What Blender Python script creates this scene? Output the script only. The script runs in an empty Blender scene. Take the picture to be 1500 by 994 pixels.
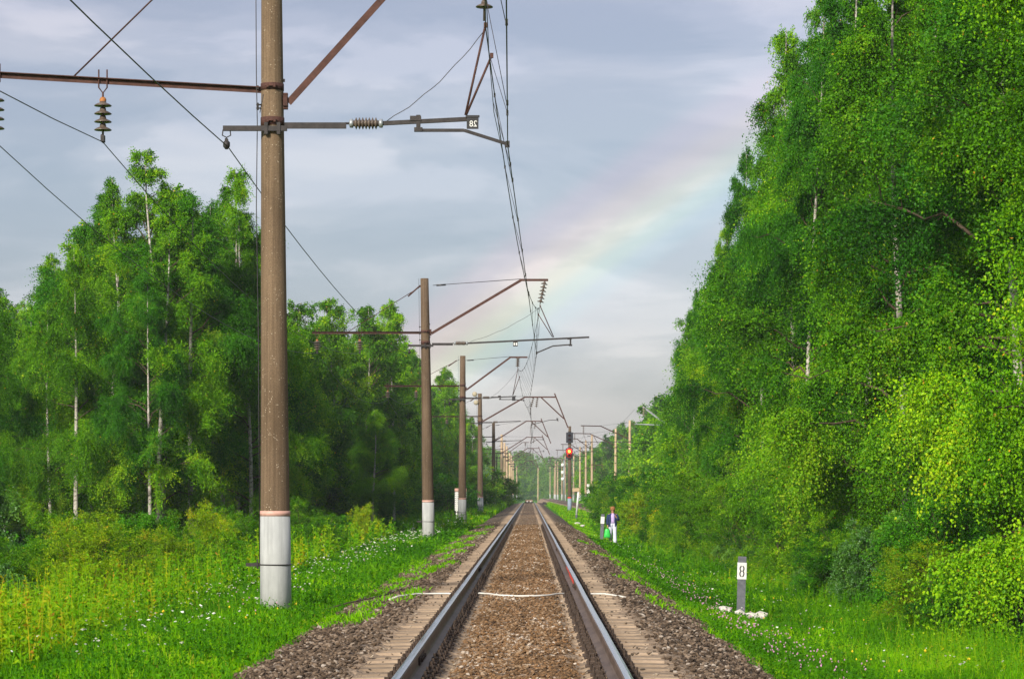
import bpy, math, random
import numpy as np
from mathutils import Vector, Matrix

random.seed(7)
RNG = np.random.default_rng(11)
SC = bpy.context.scene
COL = SC.collection
PI = math.pi
R = math.radians

# ------------------------------------------------------------------ camera
cam_d = bpy.data.cameras.new('camera')
cam = bpy.data.objects.new('camera', cam_d)
COL.objects.link(cam)
CAMX, CAMZ, FPX = 0.12, 1.26, 3800.0
cam.location = (CAMX, 0, CAMZ)
cam.rotation_euler = (PI / 2, 0, 0)
cam_d.sensor_width = 36
cam_d.lens = 36 * FPX / 1500
cam_d.shift_x = -26 / 1500
cam_d.shift_y = 225 / 1500
cam_d.clip_start = 0.1
cam_d.clip_end = 6000
SC.camera = cam

# ------------------------------------------------------------------ light
SUN_STRENGTH = 4.8
_a = Vector((94, 3800, 377)).normalized()            # a point on the middle of the bow
_n = Vector((.574, 0, -.819)); _n = (_n - _a * _n.dot(_a)).normalized()
ANTI = (_a * math.cos(R(41.5)) + _n * math.sin(R(41.5))).normalized()   # straight away from the sun
SUNV = -ANTI
sun_el = math.asin(SUNV.z)
sd = bpy.data.lights.new('sun', 'SUN')
sd.energy = SUN_STRENGTH; sd.angle = R(7); sd.color = (1.0, .93, .80)
sun = bpy.data.objects.new('sun', sd); COL.objects.link(sun)
sun.rotation_euler = ANTI.to_track_quat('-Z', 'Y').to_euler()

W = bpy.data.worlds.new("World"); SC.world = W; W.use_nodes = True
nt = W.node_tree; nt.nodes.clear()
def N(t, **k):
    n = nt.nodes.new(t)
    for a, b in k.items(): setattr(n, a, b)
    return n
def L(a, b): nt.links.new(a, b)
def ramp(node, stops, mode='LINEAR'):
    cr = node.color_ramp; cr.interpolation = mode
    while len(cr.elements) > 1: cr.elements.remove(cr.elements[0])
    cr.elements[0].position = stops[0][0]; cr.elements[0].color = (*stops[0][1], 1)
    for p, c in stops[1:]:
        e = cr.elements.new(p); e.color = (*c, 1)
out = N('ShaderNodeOutputWorld')
sky = N('ShaderNodeTexSky', sky_type='NISHITA', sun_disc=False, sun_elevation=sun_el,
        sun_rotation=math.atan2(SUNV.x, SUNV.y))
bg1 = N('ShaderNodeBackground'); bg1.inputs['Strength'].default_value = 0.046
L(sky.outputs[0], bg1.inputs['Color'])
tc = N('ShaderNodeTexCoord')
sep = N('ShaderNodeSeparateXYZ'); L(tc.outputs['Generated'], sep.inputs[0])
r_el = N('ShaderNodeValToRGB')
ramp(r_el, [(0.0, (.18, .175, .24)), (.06, (.155, .143, .225)), (.12, (.215, .205, .255)), (.19, (.275, .235, .28)), (.5, (.40, .42, .48)), (1, (.50, .53, .58))])
L(sep.outputs['Z'], r_el.inputs[0])
# streaky grey and pale cloud
mp = N('ShaderNodeMapping'); mp.inputs['Scale'].default_value = (9, 9, 30)
mp.inputs['Location'].default_value = (1.35, 0.0, .42)
L(tc.outputs['Generated'], mp.inputs[0])
nz = N('ShaderNodeTexNoise'); nz.inputs['Scale'].default_value = 1.0; nz.inputs['Detail'].default_value = 7
nz.inputs['Roughness'].default_value = .52; nz.inputs['Distortion'].default_value = .35
L(mp.outputs[0], nz.inputs['Vector'])
r_c = N('ShaderNodeValToRGB'); ramp(r_c, [(.42, (0, 0, 0)), (.52, (.4, .4, .4)), (.60, (1, 1, 1))], 'EASE')
L(nz.outputs['Fac'], r_c.inputs[0])
mixc = N('ShaderNodeMix', data_type='RGBA', blend_type='MIX')
L(r_c.outputs[0], mixc.inputs[0]); L(r_el.outputs[0], mixc.inputs[6])
mixw = N('ShaderNodeMix', data_type='RGBA', blend_type='ADD'); mixw.inputs[0].default_value = 1
L(r_el.outputs[0], mixw.inputs[6]); mixw.inputs[7].default_value = (.20, .165, .145, 1)
L(mixw.outputs[2], mixc.inputs[7])
# darker slate wisps
mp2 = N('ShaderNodeMapping'); mp2.inputs['Scale'].default_value = (5, 5, 30); mp2.inputs['Location'].default_value = (4.7, 2, 1.3)
L(tc.outputs['Generated'], mp2.inputs[0])
nz2 = N('ShaderNodeTexNoise'); nz2.inputs['Detail'].default_value = 6; nz2.inputs['Scale'].default_value = 1.4
nz2.inputs['Roughness'].default_value = .5
L(mp2.outputs[0], nz2.inputs['Vector'])
r_d = N('ShaderNodeValToRGB'); ramp(r_d, [(.40, (1, 1, 1)), (.60, (.78, .80, .87))], 'EASE')
L(nz2.outputs['Fac'], r_d.inputs[0])
mul = N('ShaderNodeMix', data_type='RGBA', blend_type='MULTIPLY'); mul.inputs[0].default_value = 1
L(mixc.outputs[2], mul.inputs[6]); L(r_d.outputs[0], mul.inputs[7])
# the rainbow: colour by the angle from the antisolar point
dt = N('ShaderNodeVectorMath', operation='DOT_PRODUCT'); dt.inputs[1].default_value = ANTI
nrm = N('ShaderNodeVectorMath', operation='NORMALIZE'); L(tc.outputs['Generated'], nrm.inputs[0]); L(nrm.outputs[0], dt.inputs[0])
ac = N('ShaderNodeMath', operation='ARCCOSINE'); L(dt.outputs['Value'], ac.inputs[0])
mr = N('ShaderNodeMapRange'); mr.inputs['From Min'].default_value = R(39.35); mr.inputs['From Max'].default_value = R(42.85)
L(ac.outputs[0], mr.inputs['Value'])
r_b = N('ShaderNodeValToRGB')
ramp(r_b, [(0, (.045, .04, .035)), (.20, (.05, .05, .055)), (.33, (.025, .075, .085)), (.43, (.06, .125, .05)), (.54, (.165, .14, .01)),
           (.67, (.175, .07, .012)), (.82, (.095, .018, .02)), (1, (0, 0, 0))], 'EASE')
L(mr.outputs[0], r_b.inputs[0])
# rainbow only where there is rain: strongest low, fading upwards
r_m = N('ShaderNodeValToRGB'); ramp(r_m, [(0, (.5, .5, .5)), (.06, (1, 1, 1)), (.12, (.9, .9, .9)), (.155, (.6, .6, .6)), (.2, (.1, .1, .1)), (.3, (0, 0, 0))])
L(sep.outputs['Z'], r_m.inputs[0])
mb_ = N('ShaderNodeMix', data_type='RGBA', blend_type='MULTIPLY'); mb_.inputs[0].default_value = 1
L(r_b.outputs[0], mb_.inputs[6]); L(r_m.outputs[0], mb_.inputs[7])
addb = N('ShaderNodeMix', data_type='RGBA', blend_type='ADD'); addb.inputs[0].default_value = 1
L(mul.outputs[2], addb.inputs[6]); L(mb_.outputs[2], addb.inputs[7])
bg2 = N('ShaderNodeBackground'); bg2.inputs['Strength'].default_value = .78
L(addb.outputs[2], bg2.inputs['Color'])
ash = N('ShaderNodeAddShader'); L(bg1.outputs[0], ash.inputs[0]); L(bg2.outputs[0], ash.inputs[1])
L(ash.outputs[0], out.inputs['Surface'])

vs = SC.view_settings
SC.display_settings.display_device = 'sRGB'
vs.view_transform = 'Standard'; vs.look = 'None'; vs.exposure = 0.35; vs.gamma = 1.0; vs.use_curve_mapping = False
SC.render.engine = 'CYCLES'
cy = SC.cycles
cy.max_bounces = 6; cy.diffuse_bounces = 2; cy.glossy_bounces = 2; cy.transmission_bounces = 4
cy.transparent_max_bounces = 4; cy.volume_bounces = 0
cy.use_denoising = True
try: cy.denoiser = 'OPENIMAGEDENOISE'
except Exception: pass
cy.sample_clamp_indirect = 4
cy.use_adaptive_sampling = False
cy.caustics_reflective = False; cy.caustics_refractive = False

# ------------------------------------------------------------------ helpers
def tag(o, label=None, cat=None, group=None, kind=None):
    if label: o['label'] = label
    if cat: o['category'] = cat
    if group: o['group'] = group
    if kind: o['kind'] = kind
    return o
def thing(name, label, cat, loc=(0, 0, 0), rotz=0, group=None, kind=None):
    o = bpy.data.objects.new(name, None); COL.objects.link(o)
    o.location = loc; o.rotation_euler = (0, 0, rotz); o.empty_display_size = .2
    return tag(o, label, cat, group, kind)
def link(name, me, mat=None, parent=None, label=None, loc=None):
    if mat is not None and not me.materials:
        for m in (mat if isinstance(mat, (list, tuple)) else [mat]): me.materials.append(m)
    o = bpy.data.objects.new(name, me); COL.objects.link(o)
    if parent is not None: o.parent = parent
    if label: o['label'] = label
    if loc is not None: o.location = loc
    return o
def np_mesh(name, verts, faces, fattr=None, smooth=False, fmat=None):
    """verts (n,3); faces: list of (m,k) int arrays; fattr: per face float"""
    me = bpy.data.meshes.new(name)
    verts = np.ascontiguousarray(verts, dtype=np.float32)
    me.vertices.add(len(verts)); me.vertices.foreach_set('co', verts.ravel())
    if not isinstance(faces, list): faces = [faces]
    faces = [np.asarray(f) for f in faces if len(f)]
    idx = np.concatenate([f.ravel() for f in faces]).astype(np.int32)
    tot = np.concatenate([np.full(len(f), f.shape[1], dtype=np.int32) for f in faces])
    st = np.concatenate([[0], np.cumsum(tot)[:-1]]).astype(np.int32)
    me.loops.add(len(idx)); me.loops.foreach_set('vertex_index', idx)
    me.polygons.add(len(tot)); me.polygons.foreach_set('loop_start', st)
    if fmat is not None: me.polygons.foreach_set('material_index', np.asarray(fmat, dtype=np.int32))
    me.update(calc_edges=True)
    if fattr is not None:
        at = me.attributes.new('lv', 'FLOAT', 'FACE'); at.data.foreach_set('value', np.asarray(fattr, dtype=np.float32))
    me.polygons.foreach_set('use_smooth', np.full(len(tot), smooth, dtype=bool))
    return me

class MB:
    def __init__(s): s.v = []; s.f = []; s.sm = []
    def add(s, vs_, fs, smooth=False):
        b = len(s.v); s.v += [tuple(p) for p in vs_]
        for f in fs: s.f.append([b + i for i in f]); s.sm.append(smooth)
        return s
    def box(s, c, d, M=None, bev=0.0):
        x, y, z = d[0] / 2, d[1] / 2, d[2] / 2
        if bev:
            b = bev; vs_ = []
            for sz, k in ((-z, 1), (-z + b, 0), (z - b, 0), (z, 1)):
                ix, iy = x - (b if k else 0), y - (b if k else 0)
                vs_ += [(-ix, -iy, sz), (ix, -iy, sz), (ix, iy, sz), (-ix, iy, sz)]
            fs = [(3, 2, 1, 0), (12, 13, 14, 15)]
            for l in range(3):
                for i in range(4):
                    j = (i + 1) % 4; fs.append((l * 4 + i, l * 4 + j, l * 4 + 4 + j, l * 4 + 4 + i))
        else:
            vs_ = [(-x, -y, -z), (x, -y, -z), (x, y, -z), (-x, y, -z), (-x, -y, z), (x, -y, z), (x, y, z), (-x, y, z)]
            fs = [(0, 3, 2, 1), (4, 5, 6, 7), (0, 1, 5, 4), (1, 2, 6, 5), (2, 3, 7, 6), (3, 0, 4, 7)]
        vs_ = [Vector(p) for p in vs_]
        if M is not None: vs_ = [M @ p for p in vs_]
        return s.add([p + Vector(c) for p in vs_], fs)
    def tube(s, pts, r, n=8, caps=True, smooth=True):
        pts = [Vector(p) for p in pts]; rs = r if isinstance(r, (list, tuple)) else [r] * len(pts)
        rings = []; up = None
        for i, p in enumerate(pts):
            t = (pts[min(i + 1, len(pts) - 1)] - pts[max(i - 1, 0)]).normalized()
            a = Vector((0, 0, 1)) if abs(t.z) < .9 else Vector((0, 1, 0))
            if up is not None: a = up
            x = t.cross(a).normalized(); y = x.cross(t).normalized(); up = y
            rings.append([p + (x * math.cos(2 * PI * k / n) + y * math.sin(2 * PI * k / n)) * rs[i] for k in range(n)])
        vs_ = [q for g in rings for q in g]; fs = []
        for i in range(len(pts) - 1):
            for k in range(n):
                j = (k + 1) % n; fs.append((i * n + k, i * n + j, (i + 1) * n + j, (i + 1) * n + k))
        s.add(vs_, fs, smooth)
        if caps:
            b = len(s.v) - len(vs_)
            s.f.append([b + k for k in range(n)][::-1]); s.sm.append(False)
            s.f.append([b + (len(pts) - 1) * n + k for k in range(n)]); s.sm.append(False)
        return s
    def bar(s, a, b, w, h):
        a, b = Vector(a), Vector(b); t = (b - a); l = t.length; t.normalize()
        up = Vector((0, 0, 1)) if abs(t.z) < .95 else Vector((0, 1, 0))
        y = t.cross(up).normalized(); z = y.cross(t)
        M = Matrix((t, y, z)).transposed()
        return s.box((a + b) / 2, (l, w, h), M)
    def angle_iron(s, a, b, w, t=.012):
        s.bar(a, b, w, t)
        a2, b2 = Vector(a), Vector(b); tt = (b2 - a2).normalized()
        up = Vector((0, 0, 1)) if abs(tt.z) < .95 else Vector((0, 1, 0))
        y = tt.cross(up).normalized(); z = y.cross(tt)
        o = y * (w / 2 - t / 2) - z * (w / 2 + t / 2)
        return s.bar(a2 + o, b2 + o, t, w)
    def lathe(s, prof, n=14, M=None, c=(0, 0, 0)):
        """prof: list of (r, z) along local z"""
        vs_ = []
        for r, z in prof:
            for k in range(n): vs_.append(Vector((r * math.cos(2 * PI * k / n), r * math.sin(2 * PI * k / n), z)))
        if M is not None: vs_ = [M @ p for p in vs_]
        fs = []
        for i in range(len(prof) - 1):
            for k in range(n):
                j = (k + 1) % n; fs.append((i * n + k, i * n + j, (i + 1) * n + j, (i + 1) * n + k))
        fs.append(tuple(range(n))[::-1]); fs.append(tuple((len(prof) - 1) * n + k for k in range(n)))
        return s.add([p + Vector(c) for p in vs_], fs, True)
    def build(s, name, mat, parent=None, label=None, loc=None):
        me = bpy.data.meshes.new(name); me.from_pydata(s.v, [], s.f); me.update()
        me.polygons.foreach_set('use_smooth', s.sm)
        return link(name, me, mat, parent, label, loc)
def axis_matrix(a, b):
    t = (Vector(b) - Vector(a)).normalized()
    return t.to_track_quat('Z', 'Y').to_matrix()

# ------------------------------------------------------------------ materials
def new_mat(name):
    m = bpy.data.materials.new(name); m.use_nodes = True
    t = m.node_tree; t.nodes.clear()
    o = t.nodes.new('ShaderNodeOutputMaterial')
    return m, t, o
def prin(t, o, col=None, rough=.8, metal=0, spec=.3):
    p = t.nodes.new('ShaderNodeBsdfPrincipled')
    if col is not None: p.inputs['Base Color'].default_value = (*col, 1)
    p.inputs['Roughness'].default_value = rough; p.inputs['Metallic'].default_value = metal
    p.inputs['Specular IOR Level'].default_value = spec
    t.links.new(p.outputs[0], o.inputs['Surface']); return p
def tnoise(t, scale, detail=4, rough=.6, vec=None, dist=0):
    n = t.nodes.new('ShaderNodeTexNoise'); n.inputs['Scale'].default_value = scale
    n.inputs['Detail'].default_value = detail; n.inputs['Roughness'].default_value = rough; n.inputs['Distortion'].default_value = dist
    if vec is not None: t.links.new(vec, n.inputs['Vector'])
    return n
def tramp(t, fac, stops, mode='LINEAR'):
    n = t.nodes.new('ShaderNodeValToRGB'); ramp(n, stops, mode); t.links.new(fac, n.inputs[0]); return n
def tmix(t, fac, a, b, blend='MIX'):
    n = t.nodes.new('ShaderNodeMix'); n.data_type = 'RGBA'; n.blend_type = blend
    for sock, v in ((0, fac), (6, a), (7, b)):
        if isinstance(v, (int, float)): n.inputs[sock].default_value = v
        elif isinstance(v, tuple): n.inputs[sock].default_value = (*v, 1)
        else: t.links.new(v, n.inputs[sock])
    return n.outputs[2]
def tcoord(t, kind='Object'):
    n = t.nodes.new('ShaderNodeTexCoord'); return n.outputs[kind]
def tmap(t, vec, scale=(1, 1, 1), loc=(0, 0, 0)):
    n = t.nodes.new('ShaderNodeMapping'); n.inputs['Scale'].default_value = scale; n.inputs['Location'].default_value = loc
    t.links.new(vec, n.inputs[0]); return n.outputs[0]
def bump(t, p, h, strength=.3, dist=.02):
    b = t.nodes.new('ShaderNodeBump'); b.inputs['Strength'].default_value = strength; b.inputs['Distance'].default_value = dist
    t.links.new(h, b.inputs['Height']); t.links.new(b.outputs[0], p.inputs['Normal'])

def m_var(name, c0, c1, scale=8, rough=.8, metal=0, spec=.3, bs=.2, c2=None, stretch=(1, 1, 1), rnd=0.0):
    m, t, o = new_mat(name); p = prin(t, o, rough=rough, metal=metal, spec=spec)
    v = tmap(t, tcoord(t), stretch)
    n = tnoise(t, scale, 6, .65, v)
    st = [(.3, c0), (.7, c1)] + ([(.8, c2)] if c2 else [])
    c = tramp(t, n.outputs['Fac'], st).outputs[0]
    if rnd:
        oi = t.nodes.new('ShaderNodeObjectInfo')
        rr = tramp(t, oi.outputs['Random'], [(0, (1 - rnd,) * 3), (1, (1 + rnd,) * 3)]).outputs[0]
        c = tmix(t, 1.0, c, rr, 'MULTIPLY')
    t.links.new(c, p.inputs['Base Color'])
    if bs:
        n2 = tnoise(t, scale * 4, 4, .6, v); bump(t, p, n2.outputs['Fac'], bs, .01)
    return m
M = {}
M['steel_rust'] = m_var('rusty_steel', (.045, .02, .016), (.10, .045, .034), 9, .75, .2, .3)
M['steel_dark'] = m_var('dark_steel', (.018, .016, .017), (.045, .038, .038), 9, .6, .4, .4)
M['galv'] = m_var('galvanised_steel', (.25, .27, .29), (.38, .40, .42), 5, .5, .5, .4)
M['wire'] = m_var('wire_metal', (.035, .035, .04), (.07, .065, .065), 5, .5, .6, .5, 0)
M['porcelain'] = m_var('brown_porcelain', (.055, .038, .03), (.14, .11, .085), 14, .35, 0, .5, .05)
M['porcelain_pale'] = m_var('olive_porcelain', (.16, .14, .09), (.30, .27, .19), 14, .35, 0, .5, .05)
M['orange_cap'] = m_var('orange_rust', (.25, .09, .02), (.42, .17, .05), 20, .7, 0, .3)
M['black'] = m_var('black_paint', (.008, .008, .01), (.02, .02, .024), 6, .5, 0, .4, .05)
M['sig_black'] = m_var('black_enamel', (.012, .014, .02), (.028, .03, .04), 6, .45, 0, .4, .05)
M['white_paint'] = m_var('white_paint', (.55, .55, .53), (.78, .78, .76), 7, .6, 0, .3, .1)
M['digit'] = m_var('black_lettering', (.012, .012, .012), (.03, .03, .03), 15, .6, 0, .3, 0)
M['red_paint'] = m_var('faded_red_paint', (.46, .25, .20), (.58, .36, .30), 12, .7, 0, .3, .1)
M['red_bright'] = m_var('red_rail_paint', (.55, .03, .02), (.72, .07, .04), 12, .6, 0, .3, .1)
M['tan_board'] = m_var('tan_board', (.30, .19, .09), (.60, .48, .32), 26, .8, 0, .2, .1, stretch=(1, 1, 3))
M['bluegrey'] = m_var('blue_grey_paint', (.17, .22, .28), (.24, .30, .37), 5, .6, 0, .3, .1)
M['post_grey'] = m_var('dark_grey_post', (.085, .09, .105), (.15, .155, .175), 18, .8, 0, .25, .2)
M['white_stone'] = m_var('whitewashed_stone', (.38, .36, .31), (.68, .66, .60), 14, .85, 0, .2, .5)
M['cable_white'] = m_var('white_cable', (.5, .48, .43), (.75, .73, .68), 10, .6, 0, .3, 0)

def mat_concrete(name, dark, light, speck, blue=0):
    m, t, o = new_mat(name); p = prin(t, o, rough=.88, spec=.2)
    v = tcoord(t)
    big = tnoise(t, 1.4, 5, .6, tmap(t, v, (1, 1, .35)))
    fine = tnoise(t, 60, 3, .7, v)
    c = tramp(t, big.outputs['Fac'], [(.3, dark), (.7, light)]).outputs[0]
    c = tmix(t, 1.0, c, tramp(t, fine.outputs['Fac'], [(.3, (.72, .72, .72)), (.7, (1.25, 1.25, 1.25))]).outputs[0], 'MULTIPLY')
    vo = t.nodes.new('ShaderNodeTexVoronoi'); vo.inputs['Scale'].default_value = 26; t.links.new(v, vo.inputs['Vector'])
    sp = tramp(t, vo.outputs['Distance'], [(.14, (1, 1, 1)), (.22, (0, 0, 0))])
    n3 = tnoise(t, 6, 2, .5, v)
    sel = tramp(t, n3.outputs['Fac'], [(.48, (0, 0, 0)), (.6, (1, 1, 1))])
    f = t.nodes.new('ShaderNodeMath'); f.operation = 'MULTIPLY'
    t.links.new(sp.outputs[0], f.inputs[0]); t.links.new(sel.outputs[0], f.inputs[1])
    c = tmix(t, f.outputs[0], c, speck)
    # vertical weather streaks
    stn = tnoise(t, 1, 4, .6, tmap(t, v, (26, 26, .5)))
    c = tmix(t, .8, c, tramp(t, stn.outputs['Fac'], [(.35, (.68, .67, .66)), (.6, (1.08, 1.08, 1.08))]).outputs[0], 'MULTIPLY')
    oi = t.nodes.new('ShaderNodeObjectInfo')
    c = tmix(t, 1.0, c, tramp(t, oi.outputs['Random'], [(0, (.8, .78, .78)), (1, (1.25, 1.22, 1.15))]).outputs[0], 'MULTIPLY')
    t.links.new(c, p.inputs['Base Color']); bump(t, p, fine.outputs['Fac'], .35, .01)
    return m
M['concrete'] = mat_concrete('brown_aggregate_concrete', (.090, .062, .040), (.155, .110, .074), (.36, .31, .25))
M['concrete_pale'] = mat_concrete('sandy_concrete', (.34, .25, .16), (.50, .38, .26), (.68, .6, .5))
def mat_base_paint():
    m, t, o = new_mat('whitewashed_concrete'); p = prin(t, o, rough=.75, spec=.25)
    v = tcoord(t)
    n = tnoise(t, 2.2, 6, .6, tmap(t, v, (1, 1, .5)))
    c = tramp(t, n.outputs['Fac'], [(.3, (.32, .33, .325)), (.65, (.45, .46, .455))]).outputs[0]
    sx = t.nodes.new('ShaderNodeSeparateXYZ'); t.links.new(v, sx.inputs[0])
    nn = tnoise(t, 14, 6, .75, tmap(t, v, (1, 1, .6)))
    a = t.nodes.new('ShaderNodeMath'); a.operation = 'MULTIPLY_ADD'; a.inputs[1].default_value = .9; a.inputs[2].default_value = -.42
    t.links.new(nn.outputs['Fac'], a.inputs[0])
    b = t.nodes.new('ShaderNodeMath'); b.operation = 'ADD'; t.links.new(sx.outputs['Z'], b.inputs[0]); t.links.new(a.outputs[0], b.inputs[1])
    c = tmix(t, tramp(t, b.outputs[0], [(.0, (.85, .85, .85)), (.16, (.22, .22, .22)), (.3, (0, 0, 0))]).outputs[0], c, (.18, .18, .14))
    st = tnoise(t, 1, 5, .65, tmap(t, v, (16, 16, .8)))
    c = tmix(t, .7, c, tramp(t, st.outputs['Fac'], [(.3, (.72, .72, .72)), (.55, (1.03, 1.03, 1.03))]).outputs[0], 'MULTIPLY')
    t.links.new(c, p.inputs['Base Color']); bump(t, p, nn.outputs['Fac'], .2, .01)
    return m
M['whitewash'] = mat_base_paint()

def mat_leaf(name, stops, trans=.24, gloss=.008, objvar=.18, sat=None):
    """colour by per-leaf value, whole tree by object random"""
    m, t, o = new_mat(name)
    at = t.nodes.new('ShaderNodeAttribute'); at.attribute_name = 'lv'
    c = tramp(t, at.outputs['Fac'], stops).outputs[0]
    oi = t.nodes.new('ShaderNodeObjectInfo')
    c = tmix(t, 1.0, c, tramp(t, oi.outputs['Random'], [(0, (1 - objvar * 1.3, 1 - objvar, 1)), (.5, (1, 1, 1)), (1, (1 + objvar * 1.05, 1 + objvar * .45, .9))]).outputs[0], 'MULTIPLY')
    d = t.nodes.new('ShaderNodeBsdfDiffuse'); tr = t.nodes.new('ShaderNodeBsdfTranslucent')
    gl = t.nodes.new('ShaderNodeBsdfGlossy'); gl.inputs['Roughness'].default_value = .45; gl.inputs['Color'].default_value = (.8, .85, .9, 1)
    t.links.new(c, d.inputs[0])
    c2 = tmix(t, 1.0, c, (1.15, 1.15, .4), 'MULTIPLY'); t.links.new(c2, tr.inputs[0])
    mx = t.nodes.new('ShaderNodeMixShader'); mx.inputs[0].default_value = trans
    t.links.new(d.outputs[0], mx.inputs[1]); t.links.new(tr.outputs[0], mx.inputs[2])
    mg = t.nodes.new('ShaderNodeMixShader'); mg.inputs[0].default_value = gloss
    t.links.new(mx.outputs[0], mg.inputs[1]); t.links.new(gl.outputs[0], mg.inputs[2])
    t.links.new(mg.outputs[0], o.inputs['Surface'])
    return m
GR = 1.0
M['leaf_birch'] = mat_leaf('birch_leaves', [(0, (.020, .085, .002)), (.4, (.078, .25, .003)), (.7, (.17, .39, .004)), (.93, (.27, .49, .008)), (.985, (.36, .44, .015)), (1, (.50, .30, .03))], objvar=.32)
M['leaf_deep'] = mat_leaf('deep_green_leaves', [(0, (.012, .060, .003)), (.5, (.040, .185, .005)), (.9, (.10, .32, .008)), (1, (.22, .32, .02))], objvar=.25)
M['leaf_blue'] = mat_leaf('blue_green_leaves', [(0, (.03, .11, .008)), (.6, (.075, .23, .014)), (1, (.17, .37, .02))], .3, .05)
M['leaf_shrub'] = mat_leaf('shrub_leaves', [(0, (.025, .11, .002)), (.45, (.085, .25, .003)), (.9, (.22, .42, .006)), (1, (.42, .46, .02))], objvar=.25)
M['leaf_yellow'] = mat_leaf('yellowish_leaves', [(0, (.10, .21, .003)), (.45, (.20, .36, .005)), (.85, (.36, .44, .008)), (1, (.55, .30, .02))])
M['needle'] = mat_leaf('spruce_needles', [(0, (.018, .065, .008)), (1, (.045, .14, .015))], .15, .02, .1)
M['grass'] = mat_leaf('grass_blades', [(0, (.035, .13, .002)), (.4, (.145, .40, .002)), (.9, (.30, .56, .004)), (1, (.44, .38, .04))], .3, .003, 0)
M['weed'] = mat_leaf('weed_leaves', [(0, (.03, .13, .002)), (.4, (.09, .28, .003)), (.7, (.22, .38, .005)), (.92, (.40, .36, .01)), (1, (.42, .18, .03))], .3, .004, 0)
M['petal'] = m_var('white_petals', (.62, .63, .52), (.80, .80, .72), 30, .8, 0, .1, 0)
M['petal_pink'] = m_var('pink_petals', (.50, .22, .38), (.66, .36, .52), 30, .8, 0, .1, 0)
M['petal_yellow'] = m_var('yellow_petals', (.75, .50, .02), (.85, .62, .04), 30, .8, 0, .1, 0)
def mat_birch_bark():
    m, t, o = new_mat('birch_bark'); p = prin(t, o, rough=.8, spec=.2)
    v = tcoord(t)
    n = tnoise(t, 1, 6, .7, tmap(t, v, (5, 5, 9)))
    c = tramp(t, n.outputs['Fac'], [(.36, (.03, .027, .024)), (.46, (.34, .31, .27)), (.7, (.58, .55, .50))]).outputs[0]
    t.links.new(c, p.inputs['Base Color']); return m
M['birch_bark'] = mat_birch_bark()
M['bark'] = m_var('grey_brown_bark', (.05, .038, .028), (.13, .10, .075), 6, .9, 0, .2, .4, stretch=(1, 1, .3))
M['twig'] = m_var('twig', (.05, .035, .022), (.10, .075, .05), 6, .9, 0, .2, 0)
# ------------------------------------------------------------------ ground
def sm(a, b, x): 
    t = np.clip((x - a) / (b - a), 0, 1); return t * t * (3 - 2 * t)
def wob(x, y):
    return (np.sin(x * .9 + 1.3 * np.sin(y * .31)) * .5 + np.sin(y * .57 + x * .23) * .5) * .06 + np.sin(x * 2.3 + y * 1.7) * .015 + np.sin(y * 3.1 - x * 1.1) * .012
def gz(x, y):
    """height of the soil beside the track"""
    x = np.asarray(x, dtype=float); y = np.asarray(y, dtype=float)
    xr = np.interp(x, [-400, -40, -12, -7, -5, -3.9, -2.7, -1.5, 1.5, 2.8, 4.2, 12, 60, 400],
                      [-1.6, -1.6, -1.35, -1.0, -.62, -.50, -.50, -.45, -.45, -.80, -1.15, -1.35, -1.4, -1.4])
    xf = np.interp(x, [-400, -40, -9, -5, -3.9, -2.7, -1.5, 1.5, 2.8, 12, 60, 400],
                      [-1.2, -1.0, -.6, -.45, -.45, -.45, -.45, -.45, -.5, -.45, -.8, -.8])
    k = sm(150, 260, y)
    z = xr * (1 - k) + xf * k
    z = z - .8 * sm(386, 430, y) * (np.abs(x) < 3.2)
    edge = sm(2.7, 4.2, np.abs(x))
    return z + wob(x, y) * edge * (.35 + .65 * sm(4, 7, np.abs(x)))
def gz1(x, y): return float(gz(x, y))

def grid(xs, ys, zf):
    X, Y = np.meshgrid(xs, ys); Z = zf(X, Y)
    v = np.stack([X.ravel(), Y.ravel(), Z.ravel()], 1)
    nx, ny = len(xs), len(ys)
    i = (np.arange(ny - 1)[:, None] * nx + np.arange(nx - 1)[None, :]).ravel()
    return v, np.stack([i, i + 1, i + nx + 1, i + nx], 1)
def mat_soil():
    m, t, o = new_mat('grassy_soil'); p = prin(t, o, rough=.95, spec=.1)
    v = tcoord(t)
    a = tnoise(t, .35, 6, .6, v); b = tnoise(t, 9, 6, .7, v)
    c = tramp(t, a.outputs['Fac'], [(.35, (.045, .15, .004)), (.6, (.09, .27, .005))]).outputs[0]
    c = tmix(t, 1.0, c, tramp(t, b.outputs['Fac'], [(.3, (.35, .38, .35)), (.65, (1.2, 1.2, 1.2))]).outputs[0], 'MULTIPLY')
    t.links.new(c, p.inputs['Base Color']); bump(t, p, b.outputs['Fac'], .8, .08); return m
xs = np.concatenate([[-740, -500, -300, -180, -110, -70, -45, -32], np.arange(-24, -12, 1.0), np.arange(-12, 12, .2), np.arange(12, 25, 1.0), [32, 45, 70, 110, 180, 300, 500, 740]])
ys = np.concatenate([[-55, -30, -10, 0, 8], np.arange(12, 70, .5), np.arange(70, 200, 2), np.arange(200, 460, 6), [480, 520, 580, 660, 760, 900, 1100, 1350, 1640]])
v, f = grid(xs, ys, gz)
tag(link('ground', np_mesh('ground', v, f, smooth=True), mat_soil()), 'green grassy ground sloping away on both sides of the railway', kind='structure')

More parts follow.
